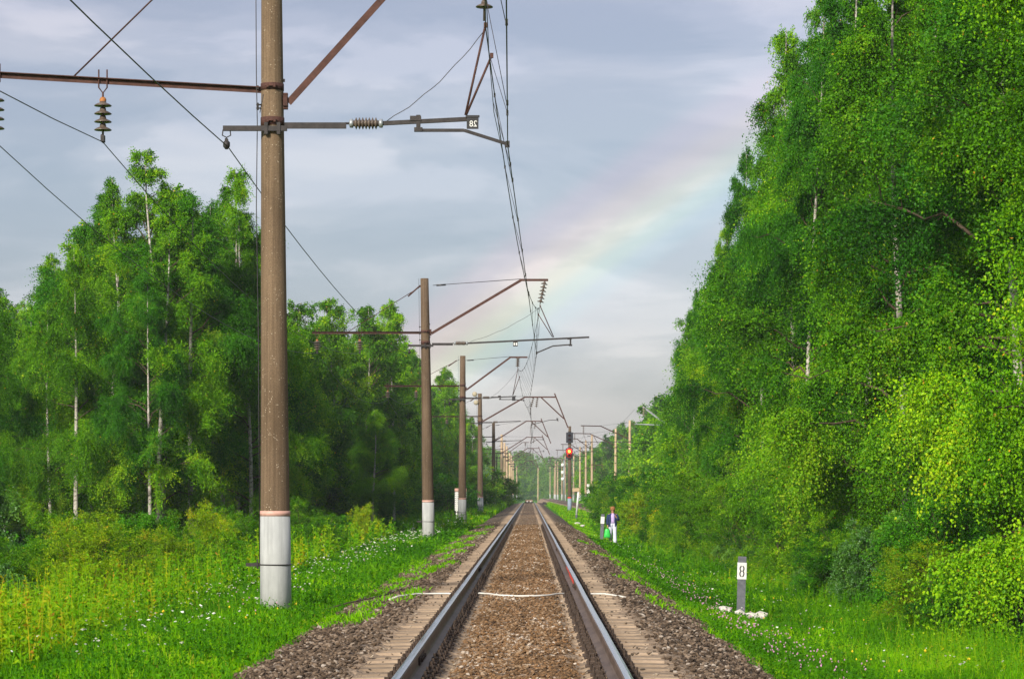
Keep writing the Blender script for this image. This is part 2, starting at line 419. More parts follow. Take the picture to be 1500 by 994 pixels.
# track bed (ballast)
def bed_z(x, y):
    ax = np.abs(x)
    zc = np.interp(ax, [0, .42, .52, .60, 1.26, 1.38, 1.6], [-.205, -.20, -.222, -.232, -.230, -.215, -.225])
    zl = np.interp(-x, [1.6, 2.5, 2.85], [-.225, -.40, -.56])
    zr = np.interp(x, [1.6, 2.0, 2.9, 3.1], [-.225, -.36, -.80, -1.0])
    z = np.where(ax < 1.6, zc, np.where(x < 0, zl, zr))
    n = np.sin(x * 31 + y * 17) * np.sin(y * 43 - x * 11) * .007 + np.sin(y * 9.1 + x * 5) * .008
    z = z + n * np.where((ax > .5) & (ax < 1.25), .35, 1.6)
    return z - .8 * sm(386, 430, y)
def mat_bed():
    m, t, o = new_mat('ballast_and_sand'); p = prin(t, o, rough=.95, spec=.15)
    v = tcoord(t)
    sx = t.nodes.new('ShaderNodeSeparateXYZ'); t.links.new(v, sx.inputs[0])
    ab = t.nodes.new('ShaderNodeMath'); ab.operation = 'ABSOLUTE'; t.links.new(sx.outputs['X'], ab.inputs[0])
    en = tnoise(t, 5, 6, .7, v)
    ma = t.nodes.new('ShaderNodeMath'); ma.operation = 'MULTIPLY_ADD'; ma.inputs[1].default_value = .55; ma.inputs[2].default_value = -.27
    t.links.new(en.outputs['Fac'], ma.inputs[0])
    ad = t.nodes.new('ShaderNodeMath'); ad.operation = 'ADD'; t.links.new(ab.outputs[0], ad.inputs[0]); t.links.new(ma.outputs[0], ad.inputs[1])
    dv = t.nodes.new('ShaderNodeMath'); dv.operation = 'DIVIDE'; dv.inputs[1].default_value = 3; t.links.new(ad.outputs[0], dv.inputs[0])
    vo = t.nodes.new('ShaderNodeTexVoronoi'); vo.inputs['Scale'].default_value = 22; t.links.new(v, vo.inputs['Vector'])
    stone = tramp(t, vo.outputs['Color'], [(0, (.07, .045, .03)), (.35, (.14, .09, .05)), (.6, (.24, .145, .08)), (.85, (.36, .27, .19)), (1, (.5, .43, .36))])
    hs = t.nodes.new('ShaderNodeSeparateXYZ'); t.links.new(vo.outputs['Color'], hs.inputs[0])
    t.links.new(hs.outputs['X'], stone.inputs[0])
    big = tnoise(t, 1.1, 5, .6, v)
    cen = tmix(t, 1.0, stone.outputs[0], tramp(t, big.outputs['Fac'], [(.35, (.62, .6, .6)), (.65, (1.15, 1.1, 1.0))]).outputs[0], 'MULTIPLY')
    sand = tramp(t, tnoise(t, 7, 6, .65, v).outputs['Fac'], [(.3, (.21, .15, .10)), (.7, (.34, .25, .175))]).outputs[0]
    sho = tramp(t, hs.outputs['Y'], [(0, (.035, .024, .016)), (.45, (.085, .06, .04)), (.8, (.16, .115, .078)), (1, (.3, .24, .19))]).outputs[0]
    k1 = tramp(t, dv.outputs[0], [(.15, (0, 0, 0)), (.18, (1, 1, 1)), (.45, (1, 1, 1)), (.49, (0, 0, 0))])
    k2 = tramp(t, dv.outputs[0], [(.42, (0, 0, 0)), (.45, (1, 1, 1))])
    c = tmix(t, k2.outputs[0], cen, sho)
    c = tmix(t, k1.outputs[0], c, sand)
    t.links.new(c, p.inputs['Base Color'])
    bump(t, p, vo.outputs['Distance'], .7, .03); return m
xs = np.concatenate([np.arange(-2.85, -1.6, .09), np.arange(-1.6, 1.6, .05), np.arange(1.6, 3.12, .09)])
ys = np.concatenate([np.arange(-8, 14, .5), np.arange(14, 60, .09), np.arange(60, 140, .35), np.arange(140, 440, 2)])
v, f = grid(xs, ys, bed_z)
tag(link('track_bed', np_mesh('track_bed', v, f, smooth=True), mat_bed()), 'brown gravel bed with pale sandy strips under the railway track', kind='structure')

# loose stones on the ballast
ICO_V = []; ICO_F = [(0,11,5),(0,5,1),(0,1,7),(0,7,10),(0,10,11),(1,5,9),(5,11,4),(11,10,2),(10,7,6),(7,1,8),(3,9,4),(3,4,2),(3,2,6),(3,6,8),(3,8,9),(4,9,5),(2,4,11),(6,2,10),(8,6,7),(9,8,1)]
_p = (1 + 5 ** .5) / 2
ICO_V = np.array([(-1,_p,0),(1,_p,0),(-1,-_p,0),(1,-_p,0),(0,-1,_p),(0,1,_p),(0,-1,-_p),(0,1,-_p),(_p,0,-1),(_p,0,1),(-_p,0,-1),(-_p,0,1)]) / math.sqrt(1 + _p * _p)
def stones(n, xy, size, zf, lv, rng, sink=.35):
    base = ICO_V[None] * (1 + rng.normal(0, .16, (n, 12, 1)))
    sc = size[:, None, None] * np.stack([rng.uniform(.7, 1.3, n), rng.uniform(.7, 1.3, n), rng.uniform(.45, .8, n)], 1)[:, None, :]
    a = rng.uniform(0, 2 * PI, n); ca, sa = np.cos(a)[:, None], np.sin(a)[:, None]
    V_ = base * sc
    x = V_[..., 0] * ca - V_[..., 1] * sa; y = V_[..., 0] * sa + V_[..., 1] * ca; z = V_[..., 2]
    tilt = rng.normal(0, .35, n)[:, None]; z = z + x * tilt
    z0 = zf(xy[:, 0], xy[:, 1]) + size * sink
    V_ = np.stack([x + xy[:, 0:1], y + xy[:, 1:2], z + z0[:, None]], 2)
    F = (np.array(ICO_F)[None] + (np.arange(n) * 12)[:, None, None]).reshape(-1, 3)
    return V_.reshape(-1, 3), F, np.repeat(lv, 20)
def inv_depth(n, d0, d1, rng, p=1.0):
    """distances with density falling off with distance"""
    u = rng.uniform(0, 1, n)
    if p == 1.0: return d0 * (d1 / d0) ** u
    return 1 / (1 / d0 + u * (1 / d1 - 1 / d0))
def mat_stone(name, stops):
    m, t, o = new_mat(name); p = prin(t, o, rough=.9, spec=.2)
    at = t.nodes.new('ShaderNodeAttribute'); at.attribute_name = 'lv'
    c = tramp(t, at.outputs['Fac'], stops).outputs[0]
    n = tnoise(t, 50, 3, .6, tcoord(t)); c = tmix(t, .6, c, tramp(t, n.outputs['Fac'], [(.3, (.6, .6, .6)), (.7, (1.2, 1.2, 1.2))]).outputs[0], 'MULTIPLY')
    t.links.new(c, p.inputs['Base Color']); return m
n = 48000
d = inv_depth(n, 15, 120, RNG)
xx = RNG.uniform(-.6, .6, n); kk = np.abs(xx) < .49 + RNG.normal(0, .05, n); xx = xx[kk]; d = d[kk]; n = len(d)
sz = .007 + .018 * RNG.random(n) ** 1.7 * np.clip((d / 28) ** .5, .8, 1.6)
v, f, lv = stones(n, np.stack([xx, d], 1), sz, bed_z, np.clip(.62 * RNG.uniform(0, 1, n) ** 1.2 + .30 * (.5 + .25 * np.sin(d * 1.3 + xx * 6) + .25 * np.sin(d * .47 + 2 - xx * 3)) + .13 + .22 * (RNG.random(n) < .07), 0, 1), RNG)
tag(link('ballast_stones', np_mesh('ballast_stones', v, f, lv), mat_stone('brown_stones', [(0, (.04, .024, .015)), (.3, (.10, .06, .03)), (.65, (.21, .115, .052)), (.88, (.29, .205, .13)), (1, (.5, .43, .36))])),
    'loose orange brown ballast stones between the two rails', 'ballast stones', kind='stuff')
n = 56000
d = inv_depth(n, 15, 130, RNG)
side = RNG.random(n) < .5
xx = np.where(side, -RNG.uniform(1.28, 2.8, n), RNG.uniform(1.28, 3.0, n))
keep = RNG.random(n) < np.clip((np.abs(xx) - 1.26) / .25, 0, 1)
xx, d = xx[keep], d[keep]; n = len(d)
sz = RNG.uniform(.011, .031, n) * np.clip((d / 28) ** .4, .8, 1.5)
v, f, lv = stones(n, np.stack([xx, d], 1), sz, bed_z, RNG.uniform(0, 1, n), RNG)
tag(link('shoulder_stones', np_mesh('shoulder_stones', v, f, lv), mat_stone('dark_stones', [(0, (.035, .024, .016)), (.35, (.085, .058, .038)), (.7, (.15, .105, .070)), (.93, (.22, .165, .12)), (1, (.38, .33, .28))])),
    'dark brown ballast stones on the track shoulders outside the rails', 'ballast stones', kind='stuff')
# stray pebbles on the sandy strips
n = 900
d = inv_depth(n, 15, 70, RNG); xx = RNG.uniform(.5, 1.3, n) * np.where(RNG.random(n) < .5, -1, 1)
v, f, lv = stones(n, np.stack([xx, d], 1), RNG.uniform(.008, .022, n), lambda x, y: bed_z(x, y) + .02, RNG.uniform(0, 1, n), RNG)
tag(link('stray_pebbles', np_mesh('stray_pebbles', v, f, lv), mat_stone('pebbles', [(0, (.05, .04, .03)), (.5, (.18, .13, .09)), (1, (.4, .33, .25))])),
    'stray pebbles scattered on the pale sandy strips beside the rails', 'pebbles', kind='stuff')

# ------------------------------------------------------------------ sleepers
M['sleeper'] = m_var('sandy_sleeper_concrete', (.19, .135, .09), (.36, .27, .19), 5, .95, 0, .15, .3, rnd=.22)
M['fast'] = m_var('rusty_fastening', (.030, .021, .017), (.085, .058, .042), 30, .85, .1, .3, .3, rnd=.2)
def sleeper_mesh():
    xs_ = [-1.35, -1.30, -.62, -.50, 0, .50, .62, 1.30, 1.35]
    top = [-.26, -.212, -.198, -.235, -.24, -.235, -.198, -.212, -.26]
    wd = [.12, .135, .14, .125, .12, .125, .14, .135, .12]
    vs_ = []
    for x, z, w in zip(xs_, top, wd):
        vs_ += [(x, -w, -.38), (x, -w, z - .03), (x, -w + .035, z), (x, w - .035, z), (x, w, z - .03), (x, w, -.38)]
    fs = []
    for i in range(len(xs_) - 1):
        for k in range(6):
            j = (k + 1) % 6; fs.append((i * 6 + k, i * 6 + j, (i + 1) * 6 + j, (i + 1) * 6 + k))
    fs.append((0, 1, 2, 3, 4, 5)); b = (len(xs_) - 1) * 6; fs.append((b + 5, b + 4, b + 3, b + 2, b + 1, b))
    me = bpy.data.meshes.new('concrete_sleeper'); me.from_pydata(vs_, [], fs); me.update()
    me.materials.append(M['sleeper']); return me
def fasten_mesh():
    b = MB()
    b.box((0, 0, -.193), (.40, .16, .022), bev=.006)
    for s in (-1, 1):
        b.box((s * .125, 0, -.165), (.075, .12, .045), bev=.012)
        b.tube([(s * .13, 0, -.18), (s * .13, 0, -.085)], .012, 6)
        b.lathe([(.026, -.145), (.028, -.125), (.022, -.115)], 6, c=(s * .13, 0, 0))
        b.tube([(s * .172, 0, -.185), (s * .172, 0, -.13)], .011, 6)
    me = bpy.data.meshes.new('rail_fastening'); me.from_pydata(b.v, [], b.f); me.update()
    me.materials.append(M['fast']); return me
SL0, SLP = 14.2, .543
sm_, fm_ = sleeper_mesh(), fasten_mesh()
for i in range(300):
    y = SL0 + i * SLP
    o = bpy.data.objects.new('concrete_sleeper', sm_); COL.objects.link(o)
    o.location = (random.uniform(-.012, .012), y + random.uniform(-.012, .012), random.uniform(-.008, .005))
    o.rotation_euler = (0, 0, random.uniform(-.006, .006))
    tag(o, 'sandy concrete sleeper under the main track, half buried in ballast', 'sleeper', 'concrete sleepers under the main track')
    if y < 115:
        for s in (-1, 1):
            c = bpy.data.objects.new('rail_fastening', fm_); COL.objects.link(c); c.parent = o; c.location = (s * .797, 0, 0)
n = int((386 - (SL0 + 300 * SLP)) / SLP)
b = MB()
for i in range(n):
    y = SL0 + (300 + i) * SLP
    for s in (-1, 1): b.box((s * .9, y, -.25), (.8, .26, .1), bev=.02)
tag(b.build('distant_sleepers', M['sleeper']), 'distant concrete sleepers under the main track running on towards the far end', 'sleepers', kind='stuff')

# ------------------------------------------------------------------ rails
def mat_head():
    m, t, o = new_mat('polished_rail_top'); p = prin(t, o, rough=.22, metal=1)
    v = tmap(t, tcoord(t), (60, .6, 1)); n = tnoise(t, 1, 4, .6, v)
    t.links.new(tramp(t, n.outputs['Fac'], [(.3, (.50, .51, .53)), (.7, (.66, .67, .69))]).outputs[0], p.inputs['Base Color'])
    t.links.new(tramp(t, n.outputs['Fac'], [(.3, (.14,) * 3), (.7, (.30,) * 3)]).outputs[0], p.inputs['Roughness'])
    return m
M['rail_top'] = mat_head()
M['rail_side'] = m_var('brown_rail_steel', (.085, .055, .040), (.17, .12, .09), 3, .6, .35, .4, .15, stretch=(3, .5, 3))
PROF = [(-.075, -.18), (-.075, -.168), (-.02, -.150), (-.009, -.135), (-.009, -.055), (-.034, -.040), (-.0365, -.013), (-.028, -.003), (-.012, 0),
        (.012, 0), (.028, -.003), (.0365, -.013), (.034, -.040), (.009, -.055), (.009, -.135), (.02, -.150), (.075, -.168), (.075, -.18)]
def rail(name, cx_, label, y0=-8, y1=388, path=None, group=None, dz=None):
    ys_ = np.concatenate([np.arange(y0, min(120, y1), 1.5), np.arange(min(120, y1), y1 + .1, 4)]) if path is None else path[1]
    k = len(PROF); vs_ = []; fs = []; fm = []
    for i, y in enumerate(ys_):
        ox = (math.sin(y * .37) * .0018 + math.sin(y * 1.1) * .0010 if path is None else 0) + (cx_ if path is None else path[0][i] + cx_)
        zz = -.8 * float(sm(386, 430, y)) if dz is None else dz[i]
        vs_ += [(ox + a, y, c + zz) for a, c in PROF]
    for i in range(len(ys_) - 1):
        for j in range(k):
            jj = (j + 1) % k
            fs.append((i * k + j, i * k + jj, (i + 1) * k + jj, (i + 1) * k + j)); fm.append(1 if 7 <= j <= 9 else 0)
    fs.append(tuple(range(k))[::-1]); fm.append(0)
    me = bpy.data.meshes.new(name); me.from_pydata(vs_, [], fs); me.update()
    me.materials.append(M['rail_side']); me.materials.append(M['rail_top']); me.polygons.foreach_set('material_index', fm)
    me.polygons.foreach_set('use_smooth', [False] * len(fs))
    o = link(name, me); return tag(o, label, 'rail', group)
rl = rail('steel_rail', -.797, 'left steel rail of the main track, dark brown sides and bright worn top')
rr = rail('steel_rail', .797, 'right steel rail of the main track with a red paint mark on its side')
# red mark on the inner side of the right rail
b = MB(); b.box((.797 - .0375, 41.8, -.026), (.003, 7.2, .030)); b.box((.797 - .011, 41.6, -.095), (.003, 4.5, .06))
b.build('red_paint_mark', M['red_bright'], rr, 'red paint stripe on the side of the rail')
# bolted joint bars
for r_, s, yj in ((rl, -1, 21.5), (rr, 1, 38.0), (rl, -1, 46.5), (rr, 1, 63)):
    b = MB()
    for q in (-1, 1):
        b.box((s * .797 + q * .019, yj, -.098), (.018, .8, .085), bev=.004)
        for k in range(4): b.lathe([(.018, 0), (.018, .02)], 6, Matrix.Rotation(q * PI / 2, 3, 'Y'), (s * .797 + q * .028, yj - .3 + k * .2, -.098))
    b.build('joint_bar', M['fast'], r_)

# white cable that crosses the track and dips under both rails
pts = [(-1.86, 36.6, -.235), (-1.75, 36.8, -.20), (-1.5, 37.3, -.185), (-1.25, 37.5, -.188), (-1.05, 37.45, -.185), (-.93, 37.3, -.195), (-.80, 37.25, -.199), (-.68, 37.2, -.195), (-.60, 37.2, -.17),
       (-.45, 36.8, -.165), (-.3, 36.3, -.165), (-.05, 36.1, -.168), (.2, 36.15, -.168), (.38, 36.3, -.165), (.5, 36.8, -.165), (.62, 37.0, -.17), (.70, 37.1, -.195), (.80, 37.15, -.199), (.93, 37.2, -.195),
       (1.02, 37.3, -.185), (1.2, 37.3, -.185), (1.4, 36.7, -.195), (1.52, 36.3, -.21)]
tag(MB().tube(pts, .0125, 8).build('white_cable', M['cable_white']), 'white cable laid across the sleepers and under both rails', 'cable')

# ------------------------------------------------------------------ second track on the right, far
sy = np.array([170, 200, 230, 260, 281, 300, 330, 371, 420, 480, 560, 700.])
sx_ = np.array([10.5, 8.6, 7.5, 6.8, 6.3, 6.15, 5.85, 5.5, 5.2, 4.9, 4.6, 4.5])
yy = np.arange(170, 700, 6.); xxp = np.interp(yy, sy, sx_)
off = np.array([-2.6, -1.5, -.9, 0, .9, 1.5, 2.6])
vs_ = []; 
for y, x in zip(yy, xxp):
    g = gz(x + off, y); zz = np.array([g[0] - .1, -.24, -.22, -.2, -.22, -.24, g[6] - .1])
    vs_ += [(x + o_, y, z_) for o_, z_ in zip(off, zz)]
i = (np.arange(len(yy) - 1)[:, None] * 7 + np.arange(6)[None]).ravel()
M['far_bed'] = m_var('far_ballast', (.17, .115, .08), (.33, .24, .17), 3, .95, 0, .1, .5)
tag(link('second_track_bed', np_mesh('second_track_bed', np.array(vs_), np.stack([i, i + 1, i + 8, i + 7], 1)), M['far_bed']), 'brown ballast bed of the second track joining from the right', kind='structure')
for s, w in ((-.797, 'near'), (.797, 'far')):
    rail('steel_rail', s, 'left rail of the second track on the right' if s < 0 else 'right rail of the second track on the right', path=(xxp, yy), dz=[0.0] * len(yy))
# low dark hump of turnout timbers with two pale blocks at the far crest
t_ = thing('switch_box', 'low dark switch box with two pale covers between the rails at the far crest', 'switch box', (0, 383, -.2))
MB().box((0, 0, .10), (1.3, .8, .2), bev=.03).build('housing', M['steel_dark'], t_)
b = MB().box((0, .1, .35), (1.15, 1.0, .3), bev=.1); b.build('mound', M['far_bed'], t_)
for s in (-1, 1): MB().box((s * .25, -.46, .24), (.22, .1, .16), bev=.03).build('pale_cover', M['white_paint'], t_)
for k, (x, w) in enumerate(((1.9, 1.5), (-2.6, 1.1))):
    b = MB().box((0, 0, .12), (w, .5, .22), bev=.04); b.box((w * .2, .1, .28), (w * .3, .35, .2), bev=.04)
    o = b.build('point_machine', M['steel_dark'], loc=(x, 372, bed_z(np.array(x), np.array(372.)) - .06)); tag(o, ('dark point machine right of the track at its far end', 'dark point machine left of the track at its far end')[k], 'point machine')
# ------------------------------------------------------------------ poles of the overhead line
def ins_string(b, a, c, nd, r=.127, cap=None):
    """string of bell discs from a (top) to c (bottom)"""
    a, c = Vector(a), Vector(c); Mx = axis_matrix(a, c); ln = (c - a).length
    b.tube([a, c], .016, 6)
    st = ln / (nd + .6)
    for k in range(nd):
        z = st * (k + .5)
        b.lathe([(.035, z - .05), (.045, z - .03), (.05, z), (r * .75, z + .018), (r, z + .040), (r * .98, z + .050), (r * .55, z + .038), (.03, z + .05)], 14, Mx, a)
    return b
def rod_insulator(parent, a, c, r=.088, nf=7):
    a, c = Vector(a), Vector(c); Mx = axis_matrix(a, c); ln = (c - a).length
    b = MB(); prof = [(.04, ln * .1)]
    for k in range(nf):
        z = ln * (.16 + .68 * (k + .5) / nf); w = ln * .68 / nf
        prof += [(.045, z - w * .45), (r, z - w * .05), (r * .97, z + w * .08), (.045, z + w * .4)]
    prof.append((.04, ln * .9)); b.lathe(prof, 14, Mx, a)
    i_ = b.build('arm_insulator', M['porcelain'], parent)
    b = MB()
    for z0 in (0, ln * .87): b.lathe([(.03, z0), (.062, z0 + .01), (.066, z0 + ln * .11), (.04, z0 + ln * .13)], 12, Mx, a)
    b.build('cap', M['galv'], i_)
def pole(name, label, X0, d, top, s=1, spec=None, mat='concrete', lean=0, group='concrete poles on the left of the main track', zb=None, base=True, br=.222, bh=1.43, side=True, detail=2, category='railway pole'):
    z0 = gz1(X0, d) if zb is None else zb
    t_ = thing(name, label, category, (X0, d, z0), 0, group)
    def P(u, z, y=0.0): return (s * u, y, z - z0)
    H = top - z0
    lx = lambda z: lean * (z - z0)
    b = MB(); nseg = 8
    pts = [(lx(z0 + H * k / nseg), 0, H * k / nseg - (.5 if k == 0 else 0)) for k in range(nseg + 1)]
    rad = [br - .0080 * (H * k / nseg) for k in range(nseg + 1)]
    b.tube(pts, rad, 28); b.build('shaft', M[mat], t_)
    rr_ = lambda z: br - .0080 * (z - z0)
    if base:
        b = MB(); b.tube([(lx(z0 + q), 0, q) for q in (-.3, bh * .5, bh)], [br + .008, br + .006 - .008 * bh * .5, br + .006 - .008 * bh], 28); b.build('painted_base', M['whitewash'], t_)
        b = MB(); b.tube([(lx(z0 + bh), 0, bh - .01), (lx(z0 + bh), 0, bh + .065)], [br + .009 - .008 * bh] * 2, 28); b.build('red_band', M['red_paint'], t_)
        if detail > 1:
            b = MB(); zz = .72 + z0; r = rr_(zz) + .012
            b.tube([(r * math.cos(a), r * math.sin(a), .72) for a in np.linspace(0, 2 * PI, 25)], .009, 5, caps=False)
            b.bar((-r - .20, -.04, .72), (-r + .01, -.04, .72), .035, .05); b.bar((-r - .03, -.06, .66), (-r - .03, -.06, .80), .02, .02)
            b.build('wire_clamp', M['steel_dark'], t_)
    if not spec: return t_
    def collar(z, parts_name='clamp_band', w=.10, m='steel_rust'):
        b = MB(); r = rr_(z) + .008
        b.tube([(lx(z), 0, z - z0 - w / 2), (lx(z), 0, z - z0 + w / 2)], [r, r], 24)
        for q in (-1, 1): b.box((q * .05 + lx(z), -r - .02, z - z0), (.03, .05, .05)); 
        b.tube([(-.09 + lx(z), -r - .035, z - z0), (.09 + lx(z), -r - .035, z - z0)], .012, 6)
        b.build(parts_name, M[m], t_)
    zs, za, zl = spec['zstrut'], spec['zside'], spec['zlow']
    collar(za); collar(zl + .02, w=.12)
    ku, kz = spec['knee']; eu, ez = spec['end']
    b = MB(); r = rr_(zs)
    w = spec.get('w', .085)
    b.angle_iron(P(r + .04 + s * lx(zs), zs), P(ku, kz), w); b.angle_iron(P(ku - .01, kz), P(eu, ez), w * .9)
    b.build('bracket_strut', M['steel_rust'], t_)
    q_ = s * lx(zs); b = MB(); b.box(P(r + .03 + q_, zs), (.06, .16, .15)); b.bar(P(r - .05 + q_, zs + .1), P(r + .06 + q_, zs + .1), .1, .03); b.bar(P(r - .05 + q_, zs - .1), P(r + .06 + q_, zs - .1), .1, .03)
    b.build('strut_foot', M['steel_rust'], t_)
    for (u0, z0_, u1, z1_) in spec.get('braces', []):
        b = MB(); b.angle_iron(P(u0, z0_), P(u1, z1_), w * .8); b.build('brace', M['steel_rust'], t_)
    # insulator strings
    for (u0, z0_, u1, z1_, nd) in spec['strings']:
        b = MB(); ins_string(b, P(u0, z0_), P(u1, z1_), nd); b.build('insulator_string', M[spec.get('pm', 'porcelain')], t_)
    for (u0, z0_, u1, z1_) in spec.get('hangers', []):
        b = MB().tube([P(u0, z0_), P(u1, z1_)], .017, 6); b.box(P(u0, z0_), (.05, .05, .07)); b.build('hanger_rod', M['steel_rust'], t_)
    # lower arm with rod insulator
    if 'low' in spec:
        u0, i0, i1, u1, z1_ = spec['low']
        b = MB(); b.angle_iron(P(u0, zl), P(i0 - .04, zl), .07, .02); b.tube([P(i0 - .06, zl), P(i0 + .03, zl)], .018, 6); b.build('lower_arm_stub', M['steel_dark'], t_)
        rod_insulator(t_, P(i0, zl), P(i1, zl))
        b = MB(); b.bar(P(i1 - .02, zl), P(u1, z1_), .05, .06); b.build('lower_arm', M['steel_dark'], t_)
    if 'steady' in spec:
        pts = spec['steady']; cu, cz0, cz1 = spec['clamp']
        b = MB(); b.bar(P(cu, cz0), P(cu, cz1), .06, .06); b.box(P(cu - .04, cz0 - .05), (.16, .08, .07)); b.box(P(cu, cz1 + .01), (.12, .07, .06)); b.build('steady_clamp', M['steel_dark'], t_)
        b = MB()
        for p, q in zip(pts[:-1], pts[1:]): b.bar(P(*p), P(*q), .035, .045)
        b.box(P(*pts[-1]), (.06, .06, .09)); b.build('steady_arm', M['steel_dark'], t_)
    if 'jumper' in spec and detail > 1:
        (u0, z0_), (u1, z1_) = spec['jumper']
        pts = []
        for q in np.linspace(0, 1, 14):
            pts.append(P(u0 + (u1 - u0) * q, z0_ + (z1_ - z0_) * q - .13 * math.sin(PI * q) + .012 * math.sin(q * 21)))
        MB().tube(pts, .006, 5).build('jumper_wire', M['wire'], t_)
    # tie rods from the pole top
    if 'tieR' in spec:
        u, z = spec['tieR']; zt = top - .25
        b = MB().tube([P(rr_(zt), zt), P(u, z)], .012, 5); b.tube([P(.28, zt + .0), P(.62, zt + (z - zt) * .1)], .035, 6); b.build('tie_rod', M['wire'], t_)
    if side:
        for us in spec.get('side_ins', (-2.5, -4.05)):
            pass
        sa = spec.get('side_ins', (-2.5, -4.05)); ue = min(sa) - .18; zt = top - .2; rise = spec.get('rise', 0)
        ar = lambda u: za + rise * (-u)
        b = MB().angle_iron(P(-rr_(za), ar(0)), P(ue, ar(-ue * -1)), .075); b.build('side_arm', M['steel_rust'], t_)
        b = MB().tube([P(-rr_(zt), zt), P(-2.92, ar(-2.92))], .013, 5); b.tube([P(-.3, zt - .05), P(-.75, zt + (ar(-2.92) - zt) * .26)], .03, 6); b.build('side_tie_rod', M['steel_rust'], t_)
        for u in sa:
            zi = ar(u); o_ = MB(); q0 = P(u, zi)
            o_.tube([P(u - .06, zi + .12), P(u - .06, zi - .14), P(u, zi - .22), P(u + .06, zi - .14), P(u + .06, zi + .12)], .011, 6)
            o_.tube([P(u, zi - .2), P(u, zi - .32)], .014, 6)
            o_.build('hanger_hook', M['steel_rust'], t_)
            b = MB(); ins_string(b, P(u, zi - .30), P(u, 6.42), 4, .127); s_ = b.build('side_insulator', M['porcelain'], t_)
            MB().lathe([(.02, 0), (.045, .01), (.05, .09), (.03, .12)], 10, None, P(u, zi - .40)).build('cap', M['orange_cap'], s_)
            MB().box(P(u, 6.38), (.05, .12, .12), bev=.015).build('clamp', M['steel_dark'], s_)
    # small bracket bar with the near feeder
    if spec.get('bracket', True):
        b = MB(); zb_ = zl - .10; r = rr_(zb_)
        b.box(P(-.28, zb_, -r - .035), (.92, .05, .075)); 
        for q in (-.12, .06): b.box(P(q, zb_, -r - .04), (.05, .07, .17))
        b.build('feeder_bracket', M['steel_dark'], t_)
        b = MB(); b.tube([P(-.74, zb_ - .02, -.2), P(-.75, zb_ - .1, -.2), P(-.69, zb_ - .13, -.2), P(-.63, zb_ - .1, -.2), P(-.64, zb_ - .02, -.2)], .009, 6)
        b.box(P(-.69, zb_ - .2, -.2), (.045, .06, .12), bev=.012); b.lathe([(.02, -.1), (.05, -.06), (.05, .0), (.02, .03)], 8, None, P(-.69, zb_ - .2, -.2))
        b.build('feeder_clamp', M['steel_dark'], t_)
    if detail > 1:
        b = MB()
        for z in (zs + .2, zs - .05, za - .3):
            r = rr_(z); q_ = s * lx(z); b.tube([P(-r - .07 + q_, z), P(-r + .02 + q_, z)], .012, 6); b.box(P(-r - .05 + q_, z), (.03, .05, .05)); b.box(P(r + .005 + q_, z + .1), (.03, .05, .04))
        b.build('wire_bolt', M['steel_dark'], t_)
        b = MB(); xo = -(br + .055)
        zz = [top, 7.3, 6.6, 5.4, 3.5, 2.2, z0 + .72]
        b.tube([(xo + (-.01 if z > 7 else (.02 if z < 5 else 0)) + lean * (z - z0) * .8 + (.05 if z > 5.9 else .03), -.03, z - z0) for z in zz], .007, 5)
        b.tube([(xo + .05, -.03, 6.75 - z0), (-.17, -.12, 7.0 - z0)], .006, 5)
        b.build('earth_wire', M['wire'], t_)
    return t_

X0 = -3.55
def A_spec(k0=(2.35, 9.35), e0=(3.15, 9.4), top=9.4, cx=-.2, low_end=2.93, zl=6.6, zs=6.92):
    mu = 3.03
    return dict(zstrut=zs, zside=7.12, zlow=zl, knee=k0, end=e0,
                strings=[(mu, k0[1] - .02, mu - .02, 8.08, 5)],
                hangers=[(mu, 8.02, 2.74, zl + .12), (mu + .09, 7.58, 2.75, zl + .12)],
                low=(.12, 1.06, 1.55, low_end, zl + .07), clamp=(2.06, zl + .12, zl - .1),
                steady=[(2.08, zl - .1), (2.72, zl - .1), (cx - X0, 6.30)], jumper=((1.6, zl + .03), (mu, 7.95)), tieR=k0)
def B_spec(zt=9.03):
    return dict(zstrut=7.09, zside=7.12, zlow=6.7, knee=(3.35, zt), end=(4.34, zt),
                strings=[(4.22, zt - .08, 4.04, 8.1, 6)], hangers=[(4.05, 8.05, 4.54, 6.92), (3.98, 7.75, 4.50, 6.92)],
                low=(.12, .92, 1.42, 5.83, 6.92), clamp=(5.15, 6.92, 6.62), steady=[(5.15, 6.65), (4.51, 6.6), (3.92, 6.35)],
                jumper=((1.5, 6.75), (4.0, 7.95)), tieR=(3.35, zt))
def C_spec(zt=8.45, e=5.65, zs=6.66):
    return dict(zstrut=zs, zside=7.0, zlow=6.55, knee=(3.3, zt), end=(e, zt), w=.1,
                braces=[(e - 1.15, zt, e + .58, zt - 1.62), (e - .1, zt + .25, e + .9, zt - 2.3)],
                strings=[(3.95, zt - .05, 3.75, zt - .85, 5), (4.25, zt - .05, 4.15, zt - .85, 5)],
                hangers=[(3.75, zt - .85, 3.7, 7.1)],
                low=(.12, .9, 1.35, 3.0, 6.62), clamp=(e + .1, 6.85, 6.65), steady=[(e + .1, 6.7), (e - .5, 6.7), (3.8, 6.35)], tieR=(3.3, zt))
